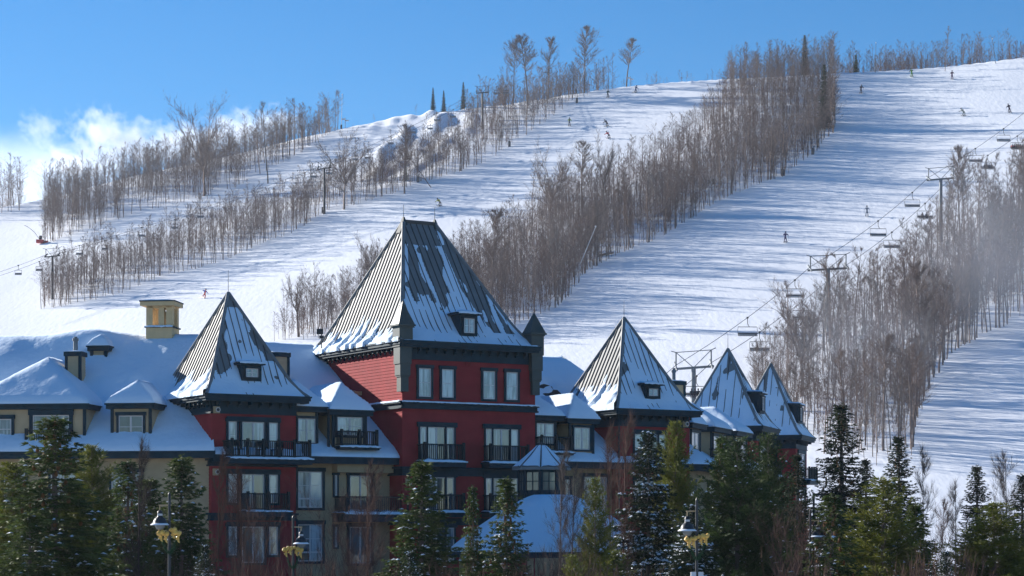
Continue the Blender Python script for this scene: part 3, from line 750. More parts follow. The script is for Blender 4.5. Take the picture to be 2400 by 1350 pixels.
# dormers, right of the main tower
gable_hip_dormer(fd, 21.9, fd.a(1302), 9.8, fd.z(fd.a(1280), 978), 5.0, 1.5, seed=8, over=.45)
window(fd, fd.a(1256), fd.a(1297), fd.z(fd.a(1280), 1040), fd.z(fd.a(1280), 992), 2, 2, kinds='cc', tr=.12)
balcony(fd, fd.a(1250), fd.a(1322), fd.z(fd.a(1280), 1060), 1.0, posts=2, h=.98, seed=9, snow=.1, slab=.2)
gable_hip_dormer(fd3, fd3.a(1334), fd3.a(1390), 9.8, fd3.z(fd3.a(1360), 985), 5.0, 1.5, seed=9, over=.33)
window(fd3, fd3.a(1344), fd3.a(1381), fd3.z(fd3.a(1360), 1054), fd3.z(fd3.a(1360), 1002), 2, 2, kinds='cc', tr=.12)
# little louvred vent dormer, chimneys, roof lantern
fv = fface(L, 7.3)
d = gable_hip_dormer(fv, fv.a(214), fv.a(250), 14.8, fv.z(fv.a(230), 814), 3.5, .55, m='trimlit', seed=11, over=.2)
lv = MB(); a0, a1 = fv.a(220), fv.a(243); z0, z1 = fv.z(a0, 846), fv.z(a0, 819)
for i in range(8): fv.box(lv, a0, a1, z0+(z1-z0)*i/8, z0+(z1-z0)*(i+.8)/8, 0, .05+.02*(i % 2)*0)
part(lv, 'louver', M['louver'], d)
c_ = fface(L, 4.6); chimney(L, c_.a(154), c_.a(189), 4.6, .9, 13, c_.z(c_.a(170), 824), flue=.75)
c_ = fface(F, 7.2); chimney(F, c_.a(640), c_.a(677), 7.2, .9, 14, c_.z(c_.a(660), 826))
def lantern():
    t = 8.9; fc = fface(L, t); a0, a1 = fc.a(342), fc.a(404); W = a1-a0; zb = fc.z(a0, 797); zs = fc.z(a0, 765); zr = fc.z(a0, 717); zt = fc.z(a0, 705)
    m = MB(); fc.box(m, a0, a1, zb-.8, zs-.08, -W*.9, 0)
    for (a, b) in ((a0, a0+.42), (a1-.42, a1), (a0+.80, a0+1.16)):
        fc.box(m, a, b, zs, zr, -.42, -.05)
        if a != a0+.80: fc.box(m, a, b, zs, zr, -W*.9+.05, -W*.9+.42)
    fc.box(m, a0+.06, a1-.06, zr-.12, zr, -W*.9+.05, -.05)
    o = part(m, 'roof_lantern', M['lantern'])
    c = MB(); fc.box(c, a0-.32, a1+.2, zr, zt-.07, -W*.9-.2, .25); part(c, 'lantern_cap', M['lantern'], o)
    e = MB(); fc.box(e, a0-.09, a1+.09, zs-.08, zs, -W*.9-.09, .09); fc.box(e, a0-.36, a1+.24, zt-.07, zt, -W*.9-.24, .29); part(e, 'flashing', M['trim'], o)
    snow_slab(fc, a0-.3, a1+.1, zt, -W*.9, .22, o, .13, 5); snow_slab(fc, a0-.05, a1+.05, zs, -.4, .07, o, .1, 6)
    i_ = MB(); x, y, _ = fc.P((a0+a1)/2+.25, 0, -W*.45); i_.tube((x,y,zs), (x,y,zr-.3), .2, .2, 12); part(i_, 'flue', M['galv'], o)
lantern()
# snow vents peeking from the roofs
for fr, px, py, t in ((L, 355, 855, 7.5),):
    s_ = fr.sof(px, t); x, y, _ = fr.P(s_, t); m = MB(); zz = fr.z(s_, t, py); m.box((x,y,zz), (.22,.2,.5)); part(m, 'roof_vent', M['steel'])

# ---- right tower beside the gap
T3 = fface(F, 0); S3 = F.sof(1452, 0)
def build_t3():
    tower_walls(F, S3, S3+5.6, 0, 7.0, 0, ZE)
    def cf(c, f, a):
        if c < -.8+.4*n3(f*9, 7) and f < .6 and n3(a*2, f*9, 3) < .1: return -.03
        return cov_full(12)(c, f, a)
    def cl(c, f, a):
        h = cov_left(13, .64, .2)(c, f, a)
        return h
    ro, pt, _ = hip_roof(F, S3-.6, S3+6.1, -.6, 7.7, ZE, 6.45, cover={'f':cf, 'l':cl, 'r':cov_full(5)})
    x, y, z = pt(S3+2.75, 3.55, 0); lightning_rod((x,y,z), 1.2, ro)
    c = MB(); c.lathe((x,y,z-.75), [(.42,0),(.05,.85),(0,.86)], 4); part(c, 'finial_cap', M['metal'], ro)
    fd = fface(F, .1); ac = fd.a(1525); shed_dormer(fd, fd.a(1512), fd.a(1548), fd.z(ac, 936), fd.z(ac, 903), 2.2, seed=14)
    for zf in (9.4, 6.3):
        zt = zf+2.15
        t = MB(); T3.box(t, T3.a(1482), T3.a(1562), zt, zt+.3, 0, .15); part(t, 'trim', M['trim'])
        window(T3, T3.a(1486), T3.a(1506), zf+.4, zt, 1, 2, tr=.12, kinds='c'); window(T3, T3.a(1514), T3.a(1540), zf+.05, zt, 1, 1, tr=.1, kinds='d'); window(T3, T3.a(1542), T3.a(1558), zf+.4, zt, 1, 2, tr=.1, kinds='c')
        balcony(T3, T3.a(1484), T3.a(1570), zf, 1.2, posts=3, seed=15)
    horn(T3, T3.a(1605), 12.3)
    d = MB(); x, y, _ = T3.P(S3-.12, 0, .12); d.path([T3.P(S3-.5, 13.0, .5), T3.P(S3-.12, 12.3, .12), (x, y, 3)], .07, 6); part(d, 'downspout', M['trim'])
build_t3()

# ---- the wing bending away to the back with two more towers
K = Frame(F.P(S3+5.6, .3)[:2], 70)
def shingle_cover(): pass
shell_roof(K, -.5, 21.5, -.35, 9.6, 8.0, 15.0, cut_l=4.2, snow=.3, seed=17)
WK, fK = wall_face(K, 0, 24, .5, 0, 9.4)
fk = fface(K, .3)
for (a0, a1) in ((1.6, 4.6), (7.5, 11.5), (14.0, 18.0)):
    gable_hip_dormer(fk, a0, a1, 9.9, 12.4, 5.0, 1.7, seed=int(a0*3), over=.4)
    window(fk, a0+.5, a1-.5, 10.1, 11.9, 2, 2, kinds='cc', tr=.14)
balcony(fk, 7.0, 12.0, 9.9, .9, posts=3, seed=31)
for a0 in (1.5, 7.5, 14): window(fK, a0, a0+2.4, 6.4, 8.5, 2, 2, kinds='cc'); window(fK, a0, a0+2.4, 3.3, 5.4, 2, 2, kinds='cc')
ck = K; sK = 6.0
c_ = fface(F, 5.5); chimney(F, c_.a(1576), c_.a(1605), 5.5, 1.2, 13.5, c_.z(c_.a(1590), 893), flue=.7)
def far_tower(cx, cy, half, th, apx, seed, wn):
    fr = Frame((cx, cy), th); w_ = half-.6
    tower_walls(fr, -w_, w_, -w_, w_, 0, ZE+.1)
    def cf(c, f, a):
        if c < -.3+.5*n3(f*6, seed) and .25 < f < .62 and n3(a*2.2, f*7, seed+3) < -.05: return -.03
        if f < .07: return -.03
        return cov_full(seed)(c, f, a)
    def cl(c, f, a):
        if n3(a*2.6, f*2.6, seed+8) > .34 and f < .6: return -.03
        return cov_full(seed+1)(c, f, a)*1.0
    ro, pt, _ = hip_roof(fr, -half, half, -half, half, ZE+.1, apx-ZE-.1, cover={'f':cf, 'l':cl, 'r':cov_full(seed+3)}, seams=.62)
    x, y, z = pt(0, 0, 0); lightning_rod((x,y,z), 1.2, ro)
    fd = fface(fr, -half+.65); shed_dormer(fd, -.9, .9, 14.4, 15.9, 2.2, seed=seed)
    fw = fface(fr, -w_)
    for zf in (9.6, 6.5):
        window(fw, -1.5, 1.5, zf, zf+2.2, 2, 2, kinds='cc', tr=.2); 
    balcony(fw, -1.9, 1.9, 9.5, 1.1, posts=3, seed=seed)
    lw = lface(fr, -w_); d = MB(); d.path([lw.P(w_-1.6, ZE-.2, .6), lw.P(w_-1.6, ZE-.9, .1), lw.P(w_-1.6, 3, .1)], .08, 6); part(d, 'downspout', M['trim'])
    return fr
FT4 = far_tower(17.0, 168.0, 3.4, 72, 19.5, 22, 1)
FT5 = far_tower(22.2, 183.0, 3.2, 72, 19.5, 33, 1)
K2 = Frame((18.9, 170.5), 73)
shell_roof(K2, 0, 16, -.3, 9.6, 7, 14.5, snow=.28, seed=41); wall_face(K2, 0, 16, .3, 0, 9.4)
fk = fface(K2, .3); gable_hip_dormer(fk, 2, 5.5, 9.9, 12.2, 4.5, 1.3, seed=51); window(fk, 2.6, 4.9, 10.1, 11.8, 2, 2, kinds='cc')
# dark timber deck rails beyond the last tower
dk = MB(); f5 = Face((25.6, 181.5), (1, .25))
f5.box(dk, 0, 4.4, 8.2, 8.4, -.1, .1); f5.box(dk, 0, 4.4, 7.0, 7.15, -.1, .1); f5.box(dk, 0, 4.4, 5.7, 6.0, -1.2, .15)
for i in range(4): f5.box(dk, i*1.42, i*1.42+.14, 0, 8.3, -.08, .08)
for i in range(22): f5.box(dk, i*.2, i*.2+.05, 6.0, 7.0, -.03, .03)
part(dk, 'deck_railing', M['rail'])

# ---- octagonal lookout and entrance roof in front of the main tower
def lookout():
    cx, cy = (1269-1200)/5000*127.0, 127.0
    def oct_(r, z, n=8, ph=pi/8+R(20)): return [(cx+r*cos(ph+2*pi*i/n), cy+r*sin(ph+2*pi*i/n), z) for i in range(n)]
    m = MB(); a, b = oct_(1.33, 4.5), oct_(1.33, 8.85)
    m.add(a+b, [(i,(i+1)%8,8+(i+1)%8,8+i) for i in range(8)]+[tuple(range(8,16))]); o = part(m, 'lookout', M['trim'])
    for i in range(8):
        p, q = a[i], a[(i+1)%8]; fc = Face(q[:2], (p[0]-q[0], p[1]-q[1])); Lw = math.dist(p[:2], q[:2])
        fc = Face(p[:2], (q[0]-p[0], q[1]-p[1]))
        g = MB(); fc.box(g, .14, Lw-.14, 7.55, 8.6, 0, .03); part(g, 'pane', M['dark'], o)
        t = MB(); fc.box(t, -.02, .1, 7.2, 8.85, 0, .09); fc.box(t, Lw-.1, Lw+.02, 7.2, 8.85, 0, .09); fc.box(t, Lw/2-.025, Lw/2+.025, 7.55, 8.6, .03, .06); fc.box(t, .1, Lw-.1, 8.05, 8.1, .03, .058)
        part(t, 'window_trim', M['trim'], o)
    r = MB(); e = oct_(1.75, 8.9); e2 = oct_(1.75, 8.75); k = oct_(.9, 9.6)
    r.add(e+k+[(cx,cy,10.4)]+e2, [(i,(i+1)%8,8+(i+1)%8,8+i) for i in range(8)]+[(8+i,8+(i+1)%8,16) for i in range(8)]+[(17+i,17+(i+1)%8,(i+1)%8,i) for i in range(8)]+[tuple(range(24,16,-1))])
    ro = part(r, 'lookout_roof', M['metal'], o)
    s = MB()
    for i in range(8):
        p, q = Vector(e[i]), Vector(e[(i+1)%8]); k0, k1 = Vector(k[i]), Vector(k[(i+1)%8]); ap = Vector((cx,cy,10.4)); vs = []; n = 8; mrows = 12
        for j in range(mrows+1):
            v = j/mrows
            if v < .5: A = p.lerp(k0, v*2); B = q.lerp(k1, v*2)
            else: A = k0.lerp(ap, v*2-1); B = k1.lerp(ap, v*2-1)
            for x in range(n+1):
                u = x/n; h = .09+.05*n3(i*3+u*4, v*3, 3) if .07 < u < .93 else -.02
                if v > .88: h = -.02
                vs.append(tuple(A.lerp(B, u)+Vector((0,0,h))))
        fs = []
        for j in range(mrows):
            for x in range(n): b_ = j*(n+1)+x; fs.append((b_, b_+1, b_+n+2, b_+n+1))
        s.add(vs, fs)
    part(s, 'snow', M['snow'], o, True)
    h = MB()
    for i in range(8): h.tube(e[i], k[i], .05, .05, 5); h.tube(k[i], (cx,cy,10.45), .05, .04, 5)
    part(h, 'roof_seams', M['seam'], o)
    lightning_rod((cx,cy,10.4), .4, o)
    # big entrance roof
    cx2, cy2 = cx+.6, 124.4
    m = MB(); vs = []; n = 64; rows = 26
    def rad(t_, r): # rounded rectangle outline
        c, s_ = cos(t_), sin(t_); k_ = 4.0
        return r/((abs(c)**k_+abs(s_*1.25)**k_)**(1/k_))
    for j in range(rows+1):
        v = j/rows; z = 7.25-3.2*v**1.25
        for i in range(n):
            t_ = 2*pi*i/n+F.a; rr = rad(2*pi*i/n, 1.0+4.6*v)
            z2 = z+.12*n3(rr*cos(t_)*.5, rr*sin(t_)*.5, 4)*v
            vs.append((cx2+rr*cos(t_), cy2+rr*sin(t_), z2 if j < rows else z-.2))
    fs = [(j*n+i, (j+1)*n+i, (j+1)*n+(i+1)%n, j*n+(i+1)%n) for j in range(rows) for i in range(n)]
    fs.append(tuple(range(n)))
    m.add(vs, fs); er = part(m, 'entrance_roof', M['snow'], hotel, True)
    g = MB(); ring = [(cx2+rad(2*pi*i/n, 5.65)*cos(2*pi*i/n+F.a), cy2+rad(2*pi*i/n, 5.65)*sin(2*pi*i/n+F.a)) for i in range(n)]
    g.add([(x,y,3.62) for x,y in ring]+[(x,y,3.95) for x,y in ring], [(i,(i+1)%n,n+(i+1)%n,n+i) for i in range(n)]+[tuple(range(n-1,-1,-1)), tuple(range(n,2*n))]); part(g, 'gutter', M['trim'], er)
    for i in range(0, n, 8):
        g = MB(); x, y = ring[i]; x = cx2+(x-cx2)*.93; y = cy2+(y-cy2)*.93; g.box((x,y,1.8), (.35,.35,3.6)); part(g, 'porch_post', M['stucco'], er)
lookout()
# ------------------------------------------------------------------ bare trees
class Seg:
    def __init__(s): s.a = []; s.b = []; s.r0 = []; s.r1 = []; s.tw = []   # tubes + twig triangles
    def tube(s, a, b, r0, r1): s.a.append(a); s.b.append(b); s.r0.append(r0); s.r1.append(r1)
    def mesh(s, n=3):
        A = np.array(s.a, float); B = np.array(s.b, float); r0 = np.array(s.r0)[:,None]; r1 = np.array(s.r1)[:,None]
        D = B-A; D /= np.linalg.norm(D, axis=1)[:,None]+1e-9
        ref = np.where(np.abs(D[:,2:3]) > .9, [[1.,0,0]], [[0,0,1.]])
        U = np.cross(D, ref); U /= np.linalg.norm(U, axis=1)[:,None]; W = np.cross(D, U)
        m = len(A); V = np.zeros((m, 2*n, 3))
        for i in range(n):
            c, q = cos(2*pi*i/n), sin(2*pi*i/n); V[:,i] = A+r0*(U*c+W*q); V[:,n+i] = B+r1*(U*c+W*q)
        base = np.arange(m)[:,None]*2*n
        Q = np.concatenate([base+np.array([[i, (i+1)%n, n+(i+1)%n, n+i]]) for i in range(n)], 0)
        V = V.reshape(-1, 3); T = np.zeros((0,3), int)
        if s.tw:
            t = np.array(s.tw, float)          # p, q, width
            P, E, wd = t[:,:3], t[:,3:6], t[:,6:7]; d = E-P
            rr = np.random.RandomState(5).randn(len(t), 3); sd = np.cross(d, rr); sd /= np.linalg.norm(sd, axis=1)[:,None]+1e-9
            TV = np.stack([P-sd*wd*.5, P+sd*wd*.5, E], 1).reshape(-1, 3)
            T = np.arange(len(t)*3).reshape(-1, 3)+len(V); V = np.concatenate([V, TV])
        return V, Q, T
def vrot(d, ang, rnd):
    ax = Vector((rnd.uniform(-1,1), rnd.uniform(-1,1), rnd.uniform(-1,1))).cross(d)
    if ax.length < 1e-3: ax = d.orthogonal()
    from mathutils import Quaternion
    return Quaternion(ax.normalized(), ang) @ d
def bare_tree(seed, H=15, R0=.16, crown=.45, spread=.34, nb=16, sub=4, tw=4, tww=.035, up=.5, fork=False, wob=.03, lean=0., ntw_top=6):
    rnd = random.Random(seed); sg = Seg()
    def twigs(p, q, n, ln):
        p, q = Vector(p), Vector(q); d = (q-p)
        if d.length < 1e-4: return
        dn = d.normalized()
        for _ in range(n):
            a = p+d*rnd.uniform(.15, 1); e = vrot(dn, rnd.uniform(.3, .9), rnd); e.z += .25; e.normalize(); e = a+e*ln*rnd.uniform(.5, 1.2); sg.tw.append((*a, *e, tww))
    def branch(p, d, ln, r, depth):
        pts = [Vector(p)]; dd = d.copy(); k = 3 if depth < 2 else 2
        for i in range(k):
            dd = (dd+Vector((rnd.uniform(-.18,.18), rnd.uniform(-.18,.18), rnd.uniform(-.02,.16)))).normalized(); pts.append(pts[-1]+dd*ln/k)
        for i in range(k):
            ra, rb = r*(1-i/k*.75), r*(1-(i+1)/k*.75); sg.tube(pts[i], pts[i+1], ra, rb)
            if depth == 0:
                for _ in range(sub):
                    q = pts[i].lerp(pts[i+1], rnd.random()); e = vrot(dd, rnd.uniform(.4, .8), rnd); e.z += .15; e.normalize(); branch(q, e, ln*rnd.uniform(.28,.5), rb*.6, 1)
            elif depth == -1:
                for _ in range(3):
                    q = pts[i].lerp(pts[i+1], rnd.random()); e = vrot(dd, rnd.uniform(.4, .75), rnd); e.z += .1; e.normalize(); branch(q, e, ln*rnd.uniform(.35,.55), rb*.6, 0)
            twigs(pts[i], pts[i+1], tw, max(.5, ln*.35))
    # trunk
    p = Vector((0,0,-.6)); d = Vector((lean, lean*.3, 1)).normalized(); n = 8; tp = [p.copy()]
    if fork:
        hf = H*crown*.8; n1 = 4
        for i in range(n1):
            q = p+d*(hf+.6)/n1+Vector((rnd.uniform(-wob,wob),rnd.uniform(-wob,wob),0))*H*.3; sg.tube(p, q, R0*(1-.1*i), R0*(1-.1*(i+1))); p = q
        k = rnd.choice([3,4,5]); a0 = rnd.uniform(0, 6)
        for i in range(k):
            an = a0+2*pi*i/k; til = rnd.uniform(.25, .75)*spread*2; e = Vector((cos(an)*til, sin(an)*til, 1)).normalized(); branch(p, e, (H-hf)*rnd.uniform(.75, 1.02), R0*.5, -1)
        for i in range(2):
            an = rnd.uniform(0,6); e = Vector((cos(an), sin(an), .5)).normalized(); branch((0,0,hf*rnd.uniform(.7,.95)), e, (H-hf)*.5, R0*.25, 0)
        return sg
    for i in range(n):
        d = (d+Vector((rnd.uniform(-wob,wob), rnd.uniform(-wob,wob), .02))).normalized()
        q = p+d*(H+.6)/n; sg.tube(p, q, R0*(1-i/n)**.8+.015, R0*max(0, 1-(i+1)/n)**.8+.015); p = q; tp.append(p.copy())
    for i in range(nb):
        h = crown+(1-crown)*(i+rnd.random())/nb; x = h*n; j = min(n-1, int(x)); q = tp[j].lerp(tp[j+1], x-j)
        an = rnd.uniform(0, 2*pi); env = sqrt(max(.02, 1-((h-crown)/(1-crown))**1.6)); ln = H*spread*rnd.uniform(.6,1)*env
        e = Vector((cos(an), sin(an), up+rnd.uniform(0,.7)+(h-crown)*.6)).normalized(); branch(q, e, max(.5, ln), R0*.32*(1-h*.6), 0)
    twigs(tp[-2], tp[-1], ntw_top, 1.0)
    return sg
def far_meshes(kind, cnt, **kw):
    out = []
    for i in range(cnt):
        sg = bare_tree(100*kind+i, **{k: (v[i % len(v)] if isinstance(v, list) else v) for k, v in kw.items()}); out.append(sg.mesh(3))
    return out
# light weight ones for the mass, richer ones for those built singly
LITE = far_meshes(1, 12, H=10.5, R0=[.07,.09,.075], crown=[.38,.2,.48,.3], spread=[.30,.42,.26,.36], nb=12, sub=2, tw=2, tww=.03, up=.35, wob=.05)
FULL = far_meshes(2, 14, H=10.5, R0=[.09,.12,.08,.13], crown=[.4,.25,.5,.33,.2], spread=[.26,.36,.22,.4], nb=14, sub=3, tw=3, tww=.022, up=.35, wob=.05)
BIG = far_meshes(3, 6, H=10.5, R0=[.22,.27], crown=[.45,.55,.35], spread=[.5,.6,.42], nb=0, sub=4, tw=3, tww=.03, fork=True)
BRUSH = far_meshes(4, 4, H=10.5, R0=.05, crown=.08, spread=[.28,.4], nb=14, sub=1, tw=3, tww=.07, up=1.2)

# forest bands: outline of the ground they cover, given as photo columns/rows and carried onto the hill
BANDS = {
 'upper_left': [(96,575),(126,567),(204,542),(281,513),(355,491),(474,465),(548,442),(630,398),(700,365),(748,327),(800,300),(700,322),(640,337),(500,374),(333,397),(200,438),(110,470)],
 'middle': [(98,726),(185,711),(281,690),(370,650),(459,628),(530,609),(592,580),(696,542),(766,496),(843,478),(896,463),(979,431),(1044,416),(1133,384),(1192,345),(1299,271),(1352,240),(1396,213),(1426,206),(1367,213),(1290,229),(1222,243),(1150,258),(1080,300),(1000,350),(900,395),(800,430),(700,470),(600,500),(450,550),(250,610),(100,660)],
 'centre': [(1945,175),(1957,287),(1951,310),(1904,361),(1844,411),(1800,426),(1700,465),(1620,510),(1560,550),(1500,578),(1440,600),(1370,640),(1340,690),(1300,725),(1260,745),(1190,775),(1100,800),(900,790),(640,800),(720,760),(860,700),(1000,660),(1100,610),(1200,560),(1270,500),(1330,470),(1430,440),(1520,400),(1600,340),(1680,270),(1712,200),(1720,184),(1800,180)],
 'right': [(2680,620),(2387,750),(2283,802),(2250,817),(2200,867),(2177,900),(2160,950),(2140,1010),(2140,1080),(1990,1100),(1850,1040),(1760,1010),(1760,960),(1800,900),(1900,820),(2000,760),(2100,690),(2200,600),(2300,560),(2400,520),(2480,490),(2680,440)],
}
def in_poly(x, y, P):
    c = False; j = len(P)-1
    for i in range(len(P)):
        if (P[i][1] > y) != (P[j][1] > y) and x < (P[j][0]-P[i][0])*(y-P[i][1])/(P[j][1]-P[i][1])+P[i][0]: c = not c
        j = i
    return c
rnd = random.Random(7)
PL = []    # x, y, z, height, band, kind
def scatter(band, n, hlo, hhi, edge=0.0, minx=None):
    P = BANDS[band]; k = 0; tries = 0
    xs = [p[0] for p in P]
    corners = [px_ground(min(2690, max(-90, p[0])), p[1]) for p in P]
    y0, y1 = min(c[1] for c in corners), max(c[1] for c in corners)
    while k < n and tries < n*60:
        tries += 1
        y = rnd.uniform(y0, y1); x = (rnd.uniform(min(xs), max(xs))-1200)/5000*y
        if rnd.random() > y/y1: continue
        z = ground_z(x, y); u, v = to_px(x, y, z)
        if not in_poly(u, v, P): continue
        dens = .55+.9*n3(x*.06, y*.04, 2)
        if band in ('middle', 'upper_left') and rnd.random() > dens+.25: continue
        PL.append((x, y, z, rnd.uniform(hlo, hhi)*(rnd.random()**.35), band, 0)); k += 1
scatter('upper_left', 850, 7, 13.5); scatter('middle', 1400, 5, 12); scatter('centre', 3000, 6, 12.5); scatter('right', 1150, 8, 15)
def edge_line(pts, n, hlo, hhi, band, jit=5):
    for i in range(n):
        t = rnd.random()*(len(pts)-1); a, b = pts[int(t)], pts[min(len(pts)-1, int(t)+1)]; f = t-int(t)
        px, py = a[0]+(b[0]-a[0])*f+rnd.uniform(-jit,jit), a[1]+(b[1]-a[1])*f-rnd.uniform(0,jit)
        x, y, z = px_ground(px, py); PL.append((x, y, z, rnd.uniform(hlo, hhi), band, 0))
edge_line(BANDS['middle'][:16], 110, 7, 13, 'middle'); edge_line(BANDS['centre'][:14], 120, 9, 15, 'centre'); edge_line(BANDS['upper_left'][:11], 50, 9, 14, 'upper_left'); edge_line(BANDS['right'][:9], 50, 10, 16, 'right'); edge_line([(2200,590),(2300,555),(2400,515),(2440,500)], 45, 11, 17, 'right', 22); edge_line([(2280,700),(2420,640)], 30, 11, 16, 'right', 40)
# forest on the top behind the skyline
def rim(px0, px1, n, d0, d1, hlo, hhi, band):
    for i in range(n):
        px = rnd.uniform(px0, px1); y = float(np.interp(px, _gx, _gd))+rnd.uniform(d0, d1); x = (px-1200)/5000*y; z = ground_z(x, y)
        if rnd.random() < .55+.8*n3(px*.02, y*.03, 9)+.2: PL.append((x, y, z, rnd.uniform(hlo, hhi), band, 0))
rim(1940, 2700, 1050, 3, 60, 5.0, 10.5, 'summit'); rim(1700, 1960, 60, 4, 30, 7, 11, 'summit')
rim(1130, 1440, 130, 2, 26, 6, 12, 'middle'); rim(1440, 1700, 26, 2, 16, 3, 6, 'summit'); rim(180, 780, 240, 3, 34, 7, 13, 'upper_left'); rim(820, 1120, 10, 2, 8, 2, 4, 'summit'); rim(95, 200, 34, -40, 20, 9, 13, 'upper_left'); rim(-90, 52, 90, -10, 40, 9, 17, 'upper_left')
BANDTXT = {'upper_left':'far left wood', 'middle':'strip above the left run', 'centre':'dense centre wood', 'right':'wood by the right chairlift', 'summit':'summit woods'}
SEENX = lambda p: 5 < to_px(p[0], p[1], p[2])[0] < 2395
def tallness(h): return 'short' if h < 8.5 else 'medium height' if h < 11.5 else 'tall'
PL = [(p[0],p[1],p[2],p[3]*(.78 if p[4] == 'right' and p[1] < 320 else 1),p[4],p[5]) for p in PL if p[3] > 3]
PL.sort(key=lambda p: -(p[3]/p[1])*(1 if SEENX(p) and to_px(p[0],p[1],p[2]+p[3])[1] < 1150 and not (p[4] == 'centre' and to_px(p[0],p[1],p[2]+p[3]*.7)[1] > 800) else 0))
N_IND = 278
FM = []
for i, (V, Q, T) in enumerate(FULL):
    me = np_mesh('bare_tree', V, Q, T); me.materials.append(M['bark'] if i % 4 else M['bark2']); FM.append(me)
BM_ = []
for V, Q, T in BIG:
    me = np_mesh('bare_tree', V, Q, T); me.materials.append(M['bark']); BM_.append(me)
def where_along(p):
    u, v = to_px(p[0], p[1], p[2]); 
    if p[4] == 'right': return 'at its foot' if u < 1950 else 'halfway up' if u < 2180 else 'at its misty top'
    if p[4] == 'centre': return 'behind the big roof' if u < 1330 else 'lower half' if u < 1620 else 'near the top'
    if p[4] == 'middle': return 'lower left end' if u < 450 else 'halfway along' if u < 900 else 'near the moguls'
    return 'near the snow guns'
def place_tree(me, p, label, group='bare trees on the ski hill'):
    o = bpy.data.objects.new('bare_tree', me); COL.objects.link(o); s_ = p[3]/10.5
    o.location = p[:3]; o.scale = (s_*rnd.uniform(.85,1.15),)*2+(s_,); o.rotation_euler = (rnd.uniform(-.05,.05), rnd.uniform(-.05,.05), rnd.uniform(0, 6.28))
    return tag(o, label, 'tree', group)
rt = random.Random(3)
for i, p in enumerate(PL[:N_IND]):
    m = rt.randrange(len(FM)); kind = ['slim grey brown', 'broad brown', 'thin brown', 'stout brown'][m % 4] if m % 4 else 'pale barked'
    place_tree(FM[m], p, f"{tallness(p[3])} {kind} bare tree, {BANDTXT[p[4]]}, {where_along(p)}")
# the rest of the wood as one mass
def merged(name, items, lib, mat_, label):
    Vs, Qs, Ts = [], [], []; b = 0; r = random.Random(11)
    for (x, y, z, h, *_) in items:
        V, Q, T = lib[r.randrange(len(lib))]; a = r.uniform(0, 6.28); s_ = h/10.5; c, q = cos(a)*s_*r.uniform(.8,1.2), sin(a)*s_
        W = np.empty_like(V); lx, ly = r.uniform(-.06,.06), r.uniform(-.06,.06)
        W[:,0] = V[:,0]*c-V[:,1]*q+x+V[:,2]*s_*lx; W[:,1] = V[:,0]*q+V[:,1]*c+y+V[:,2]*s_*ly; W[:,2] = V[:,2]*s_+z
        Vs.append(W); Qs.append(Q+b); Ts.append(T+b); b += len(V)
    me = np_mesh(name, np.concatenate(Vs), np.concatenate(Qs), np.concatenate(Ts)); o = link(name, me, mat_); return tag(o, label, kind='stuff')
rest = PL[N_IND:]
merged('woods', rest, LITE, M['bark'], 'bare winter woods in strips between the ski runs')
# brush under the trees
bl = []
for b, n in (('centre', 1500), ('right', 200), ('middle', 330), ('upper_left', 160)):
    k = len(PL); scatter(b, n, 3.0, 6.0); bl += PL[k:]; del PL[k:]
k = len(PL); rim(1940, 2700, 420, 2, 30, 3.2, 5.5, 'summit'); rim(1700, 1960, 60, 2, 20, 3.2, 5.5, 'summit'); rim(1110, 1440, 110, 1, 16, 3.2, 5, 'middle'); rim(100, 780, 160, 1, 25, 3.2, 5.5, 'upper_left'); bl += PL[k:]; del PL[k:]
merged('undergrowth', bl, BRUSH, M['redbark'], 'thin brush and saplings under the bare trees')
RID = []
for i in range(4):
    V, Q, T = bare_tree(700+i, H=10.5, R0=.15, crown=.36+.06*i, spread=.30+.05*(i%2), nb=24, sub=4, tw=4, tww=.028, up=.3, wob=.04).mesh(4); me = np_mesh('bare_tree', V, Q, T); me.materials.append(M['bark']); RID.append(me)
# single large trees that stand out
SPECIAL = [
 (1370,212,'tallest lone tree on the ridge with a wide flat crown against the sky',21,70),(1285,232,'tall wide crowned tree on the ridge left of the flat topped one',20,92),(1237,242,'slender tall ridge tree between two wider crowns',22,86),(1203,246,'leftmost of the tall trees on the ridge, open narrow crown',23,100),
 (1468,202,'lone narrow tree right of the flat topped tree on the ridge',22,94),(478,458,'tall forked tree rising above the left wood into the clouds',2,264),(806,492,'big spreading tree at the edge of the run above the lodge towers',0,330),(948,455,'large leaning limbed tree right of the spreading one',21,300),
 (1290,520,'broad many stemmed tree left of the dense centre wood',2,365),(1365,500,'upright broad tree at the left edge of the dense centre wood',20,335),(1415,500,'second broad tree at the left edge of the dense centre wood',4,340),(1880,925,'large arching bare tree just behind the far hotel towers',3,690),
 (2250,560,'big branching tree right of the upper chairlift tower',21,352),(2070,1060,'dark forked tree behind the young spruces by the hotel end',23,800),(870,700,'spreading bare tree behind the left edge of the big roof',3,565),(1150,760,'bushy tree behind the right edge of the big roof',20,500),
 (2160,900,'tall twin stemmed tree in the misty wood by the right run',22,620),(700,790,'small bare tree beside the roof chimney of the left tower',1,660),(1010,440,'long trunk leaning steeply left over the middle strip',9,330),(628,430,'crooked dead top tree near the crest of the left wood',8,240),
 (690,366,'tree with a broken top on the crest right of the crooked one',7,238),(2215,168,'high twiggy tree on the summit right of the spruce',6,64)]
